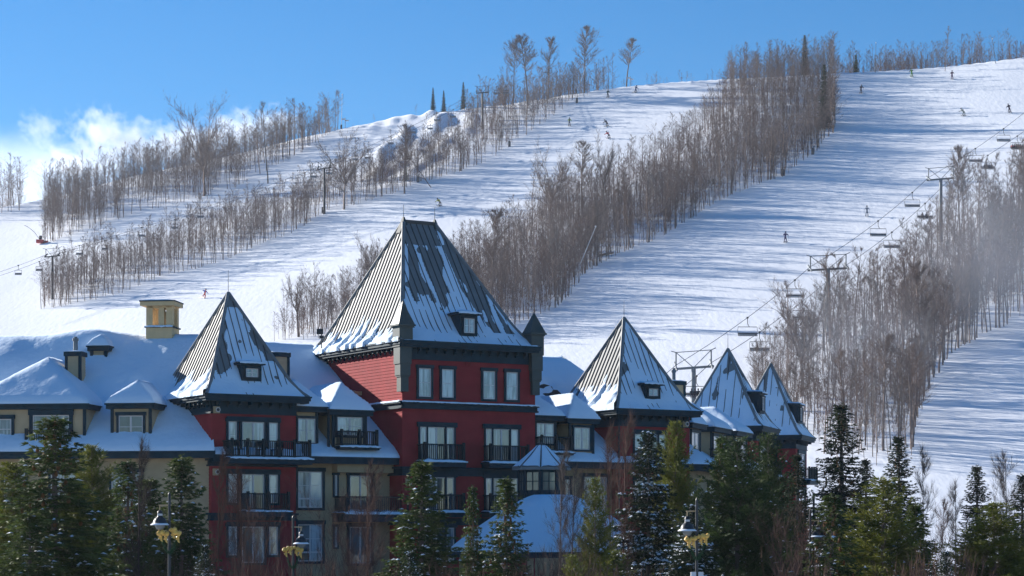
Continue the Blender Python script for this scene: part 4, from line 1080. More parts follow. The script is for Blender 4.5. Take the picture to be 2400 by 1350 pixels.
for k, (px, py, lab, var, top) in enumerate(SPECIAL):
    x, y, z = px_ground(px, py) if py > 215 or px > 2000 else (lambda Y: ((px-1200)/5000*Y, Y, ground_z((px-1200)/5000*Y, Y)))(float(np.interp(px, _gx, _gd))+2)
    h = (to_px(x,y,z)[1]-top)/5000*y
    me = BM_[var] if var < 6 else RID[var-20] if var >= 20 else FM[var]
    o = place_tree(me, (x, y, z, h), lab)
    if var == 9: o.rotation_euler = (0, R(-38), 0)
    if var < 6 and px < 1500 and py < 260: o.scale = (h/10.5*1.05, h/10.5*1.05, h/10.5)
# ------------------------------------------------------------------ evergreens
def tri_mesh(name, P, E, Wd, rs, wide=.5):
    """needle blades: one quad-ish pair of triangles from P to E"""
    d = E-P; rr = rs.randn(len(P), 3); sd = np.cross(d, rr); sd /= np.linalg.norm(sd, axis=1)[:,None]+1e-9
    m = P+d*wide; V = np.stack([P, m+sd*Wd*.5, E, m-sd*Wd*.5], 1).reshape(-1, 3)
    Q = np.arange(len(P)*4).reshape(-1, 4); return np_mesh(name, V, quads=Q)
def conifer(seed, H=10, Rb=2.6, kind='spruce', dens=1.0, snowy=.2, cones=0, gap=0.0, droop=.25):
    rs = np.random.RandomState(seed); r = random.Random(seed)
    tr = MB(); tr.tube((0,0,-.3), (0,0,H*.55), .017*H, .009*H, 8); tr.tube((0,0,H*.55), (0,0,H), .009*H, .012, 6)
    Ps, Es, Ws = [], [], []; SV = MB(); CN = MB()
    z = H*.05; 
    while z < H*.985:
        f = z/H; nb = int((4 if f < .8 else 3)*(1 if kind == 'spruce' else 1.1))+r.choice([0,1])
        L0 = Rb*(1-f)**(.85 if kind == 'spruce' else .62)*(1-.0*f)+.10
        if kind == 'pine': L0 *= .8+.35*sin(f*pi)
        a0 = r.uniform(0, 6.28)
        for b in range(nb):
            an = a0+2*pi*b/nb+r.uniform(-.3,.3); ln = L0*r.uniform(.62, 1.15)
            if gap and n3(f*7+seed, an) > .45: ln *= .5
            if r.random() < .06: ln *= 1.25
            rise = (.35*f+.05 if kind == 'spruce' else .55) if f > .75 else (-.12-.15*(1-f) if kind == 'spruce' else .30)
            dx, dy = cos(an), sin(an); n = max(2, int(ln/.16)); pts = []
            for i in range(n+1):
                t = i/n; zz = z+ln*(rise*t+ (droop*(t*t-.9*t)*.9 if kind == 'spruce' else .18*t*t))
                pts.append((dx*ln*t, dy*ln*t, zz))
            tr.tube(pts[0], pts[max(1,n//2)], .012+.006*ln, .008, 3, False); tr.tube(pts[max(1,n//2)], pts[n], .008, .004, 3, False)
            for i in range(n+1):
                t = i/n; p = pts[i]
                if t < .12 and f < .8: continue
                wdt = ln*.42*(1-t)**.7*(.45+.55*min(1,t*3))+.12
                k = int((3+2*r.random())*dens) 
                for s_ in range(k):
                    side = r.choice((-1,1)); sa = an+side*r.uniform(.5,1.15); sl_ = wdt*r.uniform(.5,1.05)
                    ex, ey, ez = cos(sa), sin(sa), r.uniform(-.38,.12) if kind == 'spruce' else r.uniform(-.05,.6)
                    m = max(1, int(sl_/.14))
                    for q in range(m):
                        c = (p[0]+ex*sl_*(q+.3)/m, p[1]+ey*sl_*(q+.3)/m, p[2]+ez*sl_*(q+.3)/m+r.uniform(-.03,.03))
                        nd = 5 if kind == 'spruce' else 6
                        for _ in range(nd):
                            g = (ex*.7+r.uniform(-.7,.7), ey*.7+r.uniform(-.7,.7), ez*.7+r.uniform(-.5,.75 if kind == 'pine' else .45)); le = (.16 if kind == 'spruce' else .21)*r.uniform(.7,1.25)
                            Ps.append(c); Es.append((c[0]+g[0]*le, c[1]+g[1]*le, c[2]+g[2]*le)); Ws.append(.045 if kind == 'spruce' else .032)
                        if snowy and q >= m-2 and r.random() < snowy*(1.25-f) and n3(c[0]*1.3+seed, c[1]*1.3, c[2]*1.3) > -.1:
                            w_ = r.uniform(.03,.09); l2 = r.uniform(.05,.15); px_, py_ = -ey*w_, ex*w_; zz = c[2]+.05
                            e1 = (c[0]+ex*l2, c[1]+ey*l2, zz+ez*l2*.7)
                            SV.add([(c[0]-ex*l2*.5+px_*.6, c[1]-ey*l2*.5+py_*.6, zz), (c[0]+px_, c[1]+py_, zz+.0), (e1[0], e1[1], e1[2]-.02), (c[0]-px_, c[1]-py_, zz+.0), (c[0]-ex*l2*.5-px_*.6, c[1]-ey*l2*.5-py_*.6, zz), (c[0], c[1], zz+.05)],
                                   [(0,1,5),(1,2,5),(2,3,5),(3,4,5),(4,0,5)])
            if cones and f > .55 and r.random() < cones:
                p = pts[int(n*r.uniform(.5,1))]; CN.lathe((p[0],p[1],p[2]-.2), [(.0,-.02),(.04,.02),(.045,.1),(.02,.2),(0,.21)], 5)
        z += (.18 if kind == 'spruce' else .22)*(.7+.5*(1-f))*(H/9)**.5
    # leader
    for _ in range(60):
        zz = H-r.uniform(0,.9); an = r.uniform(0,6.28); Ps.append((0,0,zz)); Es.append((cos(an)*.14, sin(an)*.14, zz+.10)); Ws.append(.03)
    P, E, W_ = np.array(Ps), np.array(Es), np.array(Ws)[:,None]
    return dict(tr=tr, fo=(P, E, W_, rs), sn=SV if SV.v else None, cn=CN if CN.v else None, H=H)
LIB = {}
def lib(key, **kw):
    c = conifer(**kw); fm = tri_mesh('needles', *c['fo']); fm.materials.append(M[key[1]])
    if c['cn']:
        k = len(fm.vertices); V = np.array([tuple(v.co) for v in fm.vertices]); Q = np.arange(k).reshape(-1,4); cv = np.array(c['cn'].v); cq = np.array([f for f in c['cn'].f if len(f) == 4])+k; nf = len(Q)
        fm = np_mesh('needles', np.concatenate([V, cv]), quads=np.concatenate([Q, cq])); fm.materials.append(M[key[1]]); fm.materials.append(M['cone'])
        mi = np.zeros(len(fm.polygons), np.int32); mi[nf:] = 1; fm.polygons.foreach_set('material_index', mi); c['cn'] = None
    def mk(mb, nm, m):
        me = bpy.data.meshes.new(nm); me.from_pydata(mb.v, [], mb.f); me.materials.append(m); return me
    LIB[key[0]] = (mk(c['tr'], 'trunk', M['bark']), fm, mk(c['sn'], 'snow', M['fsnow']) if c['sn'] else None, mk(c['cn'], 'cones', M['cone']) if c['cn'] else None, c['H'])
lib(('spruce_a','spruce'), seed=1, H=9, Rb=2.3, snowy=.07, cones=.5, dens=1.2)
lib(('spruce_b','spruce'), seed=2, H=8, Rb=1.9, snowy=.07, dens=1.25)
lib(('thin','spruce'), seed=3, H=7, Rb=1.5, snowy=.1, cones=.5, gap=1, dens=1.0)
lib(('snowy','darkspruce'), seed=4, H=9, Rb=2.9, snowy=.55, gap=.6, dens=1.0)
lib(('dark','darkspruce'), seed=5, H=12, Rb=2.2, snowy=.0, gap=1, dens=1.1, cones=.3, droop=.5)
lib(('pine_a','pine'), seed=6, H=9, Rb=2.3, kind='pine', snowy=0, dens=1.0)
lib(('pine_b','pine'), seed=7, H=8, Rb=2.0, kind='pine', snowy=.04, dens=.8, gap=1)
M['deepgreen'] = leafmat('deep_green_pine_needles', (.024,.052,.018), (.075,.11,.028), .8)
lib(('pine_d','deepgreen'), seed=8, H=9, Rb=2.6, kind='pine', snowy=.05, dens=1.0)
TREES = [ # px, apex row, distance, lib, width factor, label
 (128,975,84,'spruce_a',1.25,'tall cone bearing spruce at the left edge in front of the hotel'),
 (30,1085,96,'pine_a',1.2,'yellow green pine at the far left corner'),(215,1045,100,'pine_a',.8,'soft pine just right of the tall left spruce'),(70,1200,80,'spruce_b',1.4,'low dark spruce below the tall left spruce'),
 (300,1078,96,'thin',.95,'loose needled spruce left of the lamp with golden bows'),(425,1068,100,'spruce_b',1.0,'dark pointed spruce behind the left street lamp'),(352,1120,102,'spruce_b',1.1,'shorter spruce filling the gap between two spruces left of the red tower'),
 (480,1275,84,'snowy',.7,'small snow dusted spruce right of the left street lamp'),
 (988,1080,90,'spruce_b',1.05,'bright green pointed spruce in front of the big red tower'),(1108,1138,92,'thin',.5,'narrow sparse spruce between the bright green one and the coned one'),
 (1186,1118,90,'thin',.85,'spruce hung with brown cones in front of the snowy entrance roof'),(960,1290,78,'snowy',.8,'low spreading frosted spruce under the bright green spruce'),
 (1395,1120,96,'pine_b',.5,'small pale pine in front of the ochre wall'),(1520,1008,100,'snowy',.72,'wide snow laden spruce in front of the right red tower'),
 (1582,990,108,'pine_a',.5,'slim yellow green pine rising behind the snow laden spruce'),(1728,1030,98,'pine_d',.85,'massive dark green pine right of the street lamp'),
 (1800,1020,112,'pine_d',.6,'tall pine top in front of the fourth tower'),(1692,1020,112,'thin',.6,'cone topped spruce left of the massive pine'),(1868,1062,106,'dark',.85,'dark dense spruce in front of the last tower'),(1620,1180,86,'snowy',1.0,'snow dusted spruce directly behind the right street lamp'),
 (1972,945,142,'dark',1.15,'tall drooping dark spruce beyond the last tower'),(2107,1020,142,'dark',1.0,'second dark spruce beyond the last tower, nearer the run'),(2030,1075,150,'dark',.9,'short dark spruce between the two beyond the last tower'),
 (1950,1158,84,'thin',1.1,'young spruce with cones beside the dim street lamp'),(2070,1120,92,'pine_b',1.15,'open golden green pine in front of the dark spruces'),(2146,1180,96,'spruce_b',1.0,'blue green spruce beside the golden green pine'),
 (2290,1090,128,'dark',1.0,'dark spruce standing alone before the right ski run'),(2330,1180,90,'pine_a',1.25,'broad olive pine at the right corner'),(2396,1110,118,'dark',1.1,'dark spruce cut by the right edge'),
 (1440,1290,84,'pine_b',.9,'small olive pine under the entrance roof edge'),(2215,1290,84,'snowy',.7,'small frosted spruce between the olive pines'),(1340,1300,82,'pine_b',.7,'little yellow green pine below the entrance roof')]
def conifer_at(x, y, zb, h, key, wf, name, label, group):
    t = LIB[key]; e = empty(name, (x,y,zb), label, 'tree', group); e.rotation_euler = (0,0,rnd.uniform(0,6.28)); s_ = h/t[4]; e.scale = (s_*wf, s_*wf, s_) if y > 200 else (s_*wf*1.32, s_*wf*1.32, s_)
    for me, nm in zip(t[:4], ('trunk','crown','snow','cones')):
        if me is None: continue
        c = bpy.data.objects.new(nm, me); COL.objects.link(c); c.parent = e
        if nm == 'snow': c['kind'] = 'stuff'
    return e
for (px, py, Y, key, wf, lab) in TREES:
    conifer_at((px-1200)/5000*Y, Y, 0, CAM_Z+(HOR-py)/5000*Y, key, wf, 'pine_tree' if 'pine_' in key else 'spruce_tree', lab, 'evergreens in front of the hotel')
# evergreens on the hill
for (px, py, top, lab, key) in ((1015,262,205,'slim dark spruce at the mogul crest, left of two others','dark'),(1040,262,212,'middle spruce of the three at the mogul crest','dark'),(1086,258,192,'largest spruce of the three at the mogul crest','dark'),(1886,178,82,'flat limbed conifer above the summit woods','dark'),
        (1932,300,150,'dark conifer at the top edge of the centre wood','dark'),(950,428,380,'little evergreen at the edge of the left run','spruce_b'),(2006,165,128,'stubby evergreen on the summit line','spruce_b')):
    Y = float(np.interp(px, _gx, _gd))+3
    if py > 270: x, y, z = px_ground(px, py)
    else: x, y = (px-1200)/5000*Y, Y; z = ground_z(x, y)
    conifer_at(x, y, z, (to_px(x,y,z)[1]-top)/5000*y, key, .8, 'spruce_tree', lab, 'evergreens on the ski hill')
# foreground bare trees and shrubs
def near_bare(seed, **kw):
    sg = bare_tree(seed, **kw); V, Q, T = sg.mesh(4); me = np_mesh('bare_tree', V, Q, T); return me
NB = [near_bare(900, H=8, R0=.05, crown=.2, spread=.34, nb=26, sub=3, tw=5, tww=.012, up=.6, wob=.05), near_bare(901, H=8, R0=.04, crown=.15, spread=.26, nb=20, sub=3, tw=5, tww=.012, up=.9, wob=.05), near_bare(902, H=8, R0=.07, crown=.3, spread=.3, nb=0, sub=3, tw=4, tww=.013, fork=True)]
NBR = [];
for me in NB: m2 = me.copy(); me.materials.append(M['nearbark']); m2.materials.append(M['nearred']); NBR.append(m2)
def shrub_mesh(seed, H=2.2, n=46):
    r = random.Random(seed); sg = Seg()
    for i in range(n):
        an = r.uniform(0,6.28); sp = r.uniform(.05,.6); p = Vector((cos(an)*.25*r.random(), sin(an)*.25*r.random(), 0)); d = Vector((cos(an)*sp, sin(an)*sp, 1)).normalized(); h = H*r.uniform(.6,1.05)
        for k in range(4):
            q = p+d*h/4; sg.tube(p, q, .016*(1-k/5), .016*(1-(k+1)/5)); d = (d+Vector((r.uniform(-.2,.2), r.uniform(-.2,.2), .05))).normalized()
            for _ in range(7):
                a = p.lerp(q, r.random()); e = vrot(d, r.uniform(.3,.7), r); e = a+e*r.uniform(.2,.5); sg.tw.append((*a, *e, .012))
            p = q
    V, Q, T = sg.mesh(3); me = np_mesh('bare_shrub', V, Q, T); me.materials.append(M['nearred']); return me
SH = [shrub_mesh(50), shrub_mesh(51), shrub_mesh(52)]
for (px, py, Y, m, red, lab) in ((515,1088,92,1,1,'slim reddish birch in front of the left red tower'),(562,1120,92,0,1,'second thin birch beside the left red tower'),(330,1062,92,1,0,'grey bare sapling between the two left spruces'),(866,1110,93,0,1,'pale stemmed birch in front of the ochre balcony'),(820,1200,88,2,1,'low spreading reddish tree under the ochre balcony'),
        (1312,1075,96,1,0,'thin dark sapling against the snowy entrance roof'),(1338,1120,96,0,0,'second dark sapling against the snowy entrance roof'),(1462,1005,100,1,1,'tall reddish twiggy tree left of the snow laden spruce'),(1440,1030,102,0,1,'paler twiggy tree left of the tall reddish one'),(2170,1075,118,1,0,'fine bare sapling at the foot of the right run'),
        (2200,1190,100,0,1,'reddish bare sapling beside the olive pine'),(2360,1085,118,0,0,'bare sapling right of the lone dark spruce'),(1860,1230,84,2,1,'low bare tree beside the dim street lamp'),(600,1210,88,2,1,'tangled reddish tree at the base of the left red tower'),(2235,1150,112,1,0,'grey sapling left of the lone dark spruce')):
    me = (NBR if red else NB)[m]; h = CAM_Z+(HOR-py)/5000*Y; o = bpy.data.objects.new('bare_tree', me); COL.objects.link(o); o.location = ((px-1200)/5000*Y, Y, 0); o.scale = (h/8*.8, h/8*.8, h/8); o.rotation_euler = (0,0,rnd.uniform(0,6)); tag(o, lab, 'tree', 'bare trees in front of the hotel')
SHL = [(700,1290,84,'below the small street lamp'),(770,1275,86,'under the ochre balcony'),(880,1290,84,'left of the bright green spruce'),(1060,1310,80,'between two small spruces'),(1240,1300,84,'left part of the thicket by the entrance'),(1290,1290,86,'middle of the thicket by the entrance'),(1340,1285,88,'right part of the thicket by the entrance'),(1390,1310,80,'under the small pale pine'),(560,1290,82,'below the slim birches'),(640,1300,84,'at the foot of the left red tower'),(1850,1290,80,'left of the dim street lamp'),(1890,1310,78,'below the dim street lamp'),(2120,1300,84,'right of the golden green pine'),(2190,1270,88,'at the foot of the right run'),(2250,1290,84,'left of the olive pine'),(400,1300,80,'under the left street lamp'),(1480,1310,80,'left of the right street lamp')]
for k, (px, py, Y, lab) in enumerate(SHL):
    h = CAM_Z+(HOR-py)/5000*Y; o = bpy.data.objects.new('bare_shrub', SH[k%3]); COL.objects.link(o); o.location = ((px-1200)/5000*Y, Y, 0); o.scale = (h/2.2*.6, h/2.2*.6, h/2.2); o.rotation_euler = (0,0,k*1.7); tag(o, 'leafless reddish shrub '+lab, 'shrub', 'leafless shrubs in front of the hotel')
# ------------------------------------------------------------------ street lamps with ribbons
def lamp(px, Y, ptop, side, label, ribbon=True, box=False, scale=1.0):
    x, y = (px-1200)/5000*Y, Y; zt = CAM_Z+(HOR-ptop)/5000*Y; org = (x,y,0)
    e = empty('street_lamp', org, label, 'street lamp', 'street lamps in front of the hotel')
    b = lambda mb, n, m, p=e, sm=False: mb.build(n, m, p, org, sm)
    m = MB(); m.tube((x,y,0), (x,y,zt), .062, .045, 12); m.tube((x,y,zt), (x,y,zt+.09), .045, .0, 10); m.tube((x,y,0), (x,y,.9), .11, .09, 12); b(m, 'post', M['pole'])
    za = zt-.36; xa = x+side*.31
    m = MB(); m.tube((x-side*.06,y,za), (xa+side*.04,y,za-.01), .022, .022, 8); m.tube((xa,y,za), (xa,y,za-.24), .016, .016, 6); b(m, 'bracket', M['louver'])
    zh = za-.22
    m = MB(); m.lathe((xa,y,zh), [(.0,.06),(.05,.04),(.085,0),(.09,-.06)], 16); m.lathe((xa,y,zh), [(.085,-.13),(.10,-.17),(.17,-.22),(.215,-.30),(.225,-.38),(.30,-.43),(.31,-.44),(.22,-.42)], 20); sh = b(m, 'lamp_shade', M['pole'], e, True)
    m = MB(); m.lathe((xa,y,zh), [(.082,-.05),(.088,-.13),(.0,-.13)], 16); b(m, 'collar', M['plastic'], sh, True)
    m = MB(); m.lathe((xa,y,zh), [(.17,-.42),(.165,-.48),(.12,-.56),(.06,-.6),(0,-.61)], 16); b(m, 'globe', M['lampglass'], e, True)
    m = MB(); m.lathe((xa,y,zh), [(.232,-.375),(.25,-.375),(.314,-.425),(.312,-.438)], 20); b(m, 'snow', M['fsnow'], sh, True)
    if ribbon:
        zr = za-.92
        m = MB(); m.tube((x-.36,y-.02,zr-.1), (x+.36,y-.02,zr+.0), .014, .014, 6); b(m, 'ribbon_bracket', M['louver'])
        for s_ in (-1, 1):
            for k in range(2):
                m = MB(); r = random.Random(int(px)+k*7+s_); cx, cz = x+s_*(.12+.16*k), zr+r.uniform(-.05,.10)
                for (lx, lz, lr) in ((-.06,.03+r.uniform(-.03,.05),.065+.02*k),(.055,.0+r.uniform(-.04,.05),.085),(.01,-.07,.05),(-.03,-.14,.03)):
                    b0 = len(m.v); m.lathe((cx+lx, y-.08, cz+lz), [(0,-lr*1.1),(lr*.7,-lr*.7),(lr,-.01),(lr*.75,lr*.6),(0,lr)], 8)
                    for q in range(b0, len(m.v)): v_ = m.v[q]; m.v[q] = (v_[0]+r.uniform(-.012,.012), v_[1]+r.uniform(-.01,.01), v_[2]+(v_[0]-cx)*.25+r.uniform(-.012,.012))
                m.add([(cx-.03,y-.07,cz-.05),(cx+.05,y-.07,cz-.05),(cx+.07,y-.09,cz-.26-.05*r.random()),(cx+.0,y-.08,cz-.24)], [(0,1,2,3)])
                b(m, 'ribbon_bow', M['gold'])
        g = MB(); r = random.Random(int(px))
        for i in range(420):
            t = r.uniform(-1, 1); cx, cz = x+.24*t, zr-.12-.52*(1-t*t)**.8; an = r.uniform(0,6.28); l = r.uniform(.06,.12); d = (cos(an)*l, r.uniform(-.05,.05), sin(an)*l)
            g.add([(cx-.008,y-.06,cz),(cx+.008,y-.06,cz+.01),(cx+d[0],y-.06+d[1],cz+d[2])], [(0,1,2)])
        b(g, 'garland', M['garland'])
    if box:
        m = MB(); m.box((x-.11,y,3.55), (.17,.14,.36)); m.box((x+.13,y,3.55), (.17,.14,.36)); m.box((x,y+.02,3.55), (.5,.03,.06)); b(m, 'white_box', M['plastic'])
lamp(397, 70, 1158, -1, 'street lamp with golden bows before the dark spruces at the left')
lamp(1633, 70, 1172, -1, 'street lamp with a heart shaped garland and white boxes before the snow laden spruce', box=True)
lamp(687, 82, 1213, 1, 'small street lamp with snow on its shade in front of the left red tower')
lamp(1899, 84, 1198, 1, 'dim street lamp half hidden by the young coned spruce', ribbon=False)

# ------------------------------------------------------------------ chairlifts
def W3(px, py, Y): return Vector(((px-1200)/5000*Y, Y, CAM_Z+(HOR-py)/5000*Y))
def lift_tower(a, b, label, group, w, vframe=True, colr='galv', r=.38):
    """a, b: cable positions left and right"""
    c = (a+b)/2; gz = ground_z(c.x, c.y); org = (c.x, c.y, gz); d = (b-a).normalized(); nrm = Vector((-d.y, d.x, 0)).normalized()
    e = empty('lift_tower', org, label, 'lift tower', group); bl = lambda mb, n, m=M[colr]: mb.build(n, m, e, org)
    m = MB(); m.tube((c.x,c.y,gz-1), tuple(c-Vector((0,0,.5))), r*1.15, r*.85, 14); bl(m, 'mast')
    m = MB(); hw = (b-a).length/2+w
    def bar(p, q, t): m.tube(tuple(p), tuple(q), t, t, 6)
    lo = c-Vector((0,0,.55)); m.tube(tuple(lo-d*hw), tuple(lo+d*hw), r*.62, r*.62, 4); bl(m, 'crossarm')
    m = MB()
    if vframe:
        up = 2.4*r/.38
        for s_ in (-1, 1):
            p = lo+d*hw*.86*s_; bar(p, p+Vector((0,0,up)), r*.3); bar(lo, p+Vector((0,0,up)), r*.16); bar(p+Vector((0,0,up)), p+d*s_*.7+Vector((0,0,up+.25)), r*.18)
        bar(lo-d*hw*.86+Vector((0,0,up)), lo+d*hw*.86+Vector((0,0,up)), r*.16)
        bl(m, 'lifting_frame')
    for p in (a, b):
        m = MB(); q = p-Vector((0,0,.22)); slope = Vector((nrm.x, nrm.y, .33)); m.tube(tuple(q-slope*2.2*r/.38), tuple(q+slope*2.2*r/.38), .13*r/.38, .13*r/.38, 5)
        for k in range(-3, 4): s0 = q+slope*k*.62*r/.38; m.tube(tuple(s0+d*-.08+Vector((0,0,.1))), tuple(s0+d*.08+Vector((0,0,.1))), .18*r/.38, .18*r/.38, 8)
        bl(m, 'sheave_train')
    return e
def cable(pts, label, r=.045):
    mb = MB(); out = []
    for p, q in zip(pts, pts[1:]):
        n = 14; prev = p
        for i in range(1, n+1):
            t = i/n; c = p.lerp(q, t); c.z -= 4*t*(1-t)*(q-p).length*.012; mb.tube(tuple(prev), tuple(c), r, r, 4, False); out.append(prev.copy()); prev = c
    out.append(pts[-1].copy()); tag(mb.build('lift_cable', M['cable']), label, 'lift cable', 'chairlift cables'); return out
def on_cable(c, px):
    best = None
    for p, q in zip(c, c[1:]):
        a, b = to_px(*p)[0], to_px(*q)[0]
        if min(a,b) <= px <= max(a,b): t = (px-a)/(b-a) if b != a else 0; best = p.lerp(q, t)
    return best
def chair_meshes(w, s):
    fr = MB(); fr.tube((0,0,0), (.0,.0,-.9*s), .06, .05, 6); fr.tube((0,0,-.9*s), (.25*s,0,-1.35*s), .05, .05, 6); fr.tube((-w/2,0,-1.4*s), (w/2,0,-1.4*s), .05, .05, 6)
    for k in (-1, 1): fr.path([(k*w/2,0,-1.4*s), (k*(w/2+.06),-.05,-1.9*s), (k*w/2,-.1,-2.7*s), (k*w/2,-.5,-2.75*s)], .035, 5)
    fr.box((0,0,.0), (.3,.5,.22))
    st = MB(); st.box((0,-.32,-2.75*s), (w,.5,.10)); st.box((0,-.04,-2.5*s), (w,.09,.42)); st.box((0,-.03,-2.2*s), (w,.05,.05))
    sn = MB(); sn.box((0,-.32,-2.66*s), (w*.96,.46,.07))
    def me(mb, nm, m):
        q = bpy.data.meshes.new(nm); q.from_pydata(mb.v, [], mb.f); q.materials.append(m); return q
    return [(me(fr,'hanger',M['steel']),'hanger'), (me(st,'seat',M['cushion']),'seat'), (me(sn,'snow',M['fsnow']),'snow')]
def chair(cm, p, label, group, rz=0, s=1.0):
    e = empty('lift_chair', tuple(p), label, 'lift chair', group); e.rotation_euler = (0,0,rz); e.scale = (s,s,s)
    for me, nm in cm: c = bpy.data.objects.new(nm, me); COL.objects.link(c); c.parent = e
    return e
SIX = chair_meshes(3.0, 1.05); DBL = chair_meshes(1.5, .8)
A = [W3(1440, 965, 292), W3(1584, 856, 310), W3(1898, 626, 365), W3(2176, 416, 440), W3(2470, 205, 520)]
B = [W3(1530, 960, 292), W3(1667, 850, 310), W3(1984, 621, 365), W3(2234, 411, 440), W3(2530, 205, 520)]
ca = cable(A, 'left hand haul rope of the big chairlift at the right'); cb = cable(B, 'right hand haul rope of the big chairlift at the right')
for i, lab in ((1,'lift tower with a V frame just behind the hotel roofs'),(2,'lift tower half lost in the misty trees'),(3,'highest lift tower, standing by the branching tree')):
    lift_tower(A[i], B[i], lab, 'towers of the big chairlift', .4)
CH = []
for c, px, lab in ((ca,2352,'empty six seat chair, topmost on the near rope'),(ca,2286,'empty six seat chair, second from the top of the near rope'),(ca,2138,'empty chair just below the highest lift tower'),(ca,2058,'empty chair above the edge of the misty wood'),(ca,1863,'chair against the trees below the middle lift tower'),(ca,1752,'empty chair above the far hotel towers'),
        (cb,2384,'chair carrying a row of riders in red at the right edge'),(cb,2315,'chair with dark clothed riders right of the branching tree'),(cb,2168,'chair carrying two riders below the highest tower'),(cb,2090,'empty chair over the misty wood'),(cb,1880,'faint chair among the trees under the middle tower'),(cb,1632,'chair with riders passing the V frame tower'),(cb,1780,'faint chair among branches above the hotel')):
    p = on_cable(c, px)
    if p: CH.append((lab, chair(SIX, p, lab, 'chairs of the big chairlift', .05), p))
Ya, Yb, Yc = px_ground(135, 698)[1], px_ground(770, 500)[1], px_ground(1140, 300)[1]
A2 = [W3(-60, 655, Ya-20), W3(108, 597, Ya), W3(746, 392, Yb), W3(1118, 214, Yc), W3(1240, 178, Yc+30)]
B2 = [W3(-30, 655, Ya-20), W3(138, 594, Ya), W3(774, 388, Yb), W3(1144, 212, Yc), W3(1262, 178, Yc+30)]
c1 = cable(A2, 'left hand haul rope of the old double chairlift', .04); c2 = cable(B2, 'right hand haul rope of the old double chairlift', .04)
for i, lab in ((1,'dark lift tower at the lower end of the left wood'),(2,'dark lift tower beside the big spreading tree'),(3,'dark lift tower among trees on the ridge')):
    lift_tower(A2[i], B2[i], lab, 'towers of the old double chairlift', .3, True, 'steel', .30)
where = lambda px: 'at the far left edge' if px < 60 else 'before the left lift tower' if px < 140 else 'over the left strip of wood' if px < 700 else 'by the middle dark tower' if px < 850 else 'over the moguls' if px < 1070 else 'up on the ridge'
for k, px in enumerate((43, 186, 332, 470, 735, 833, 916, 968, 1024, 1164)): chair(DBL, on_cable(c1, px), f"empty double chair on the left rope {where(px)}{', lower one' if px in (735,) else ''}", 'chairs of the old double chairlift')
for k, px in enumerate((92, 246, 410, 772, 862, 955, 1008, 1062, 1186)): chair(DBL, on_cable(c2, px), f"empty double chair on the right rope {where(px)}", 'chairs of the old double chairlift')

# ------------------------------------------------------------------ people
M['blackcloth'] = mat('black_cloth', (.02,.022,.03), .8, .2); M['skin'] = mat('skin', (.5,.3,.22), .6, .3)
def cloth(c): 
    k = 'cloth%d_%d_%d' % tuple(int(x*100) for x in c)
    if k not in M: M[k] = mat('jacket_fabric', c, .8, .2, var=.15, vscale=6)
    return M[k]
def skin_obj(name, V, Ed, Rd, m, parent, root=0):
    me = bpy.data.meshes.new(name); me.from_pydata(V, Ed, []); me.materials.append(m)
    o = bpy.data.objects.new(name, me); COL.objects.link(o)
    if parent: o.parent = parent
    sk = o.modifiers.new('skin', 'SKIN'); sk.use_smooth_shade = True
    lay = me.skin_vertices[0] if me.skin_vertices else None
    if lay is None:
        bpy.context.view_layer.objects.active = o; lay = me.skin_vertices[0]
    for i, r in enumerate(Rd): lay.data[i].radius = (r, r); lay.data[i].use_root = (i == root)
    sb = o.modifiers.new('sub', 'SUBSURF'); sb.levels = 1; sb.render_levels = 1
    return o
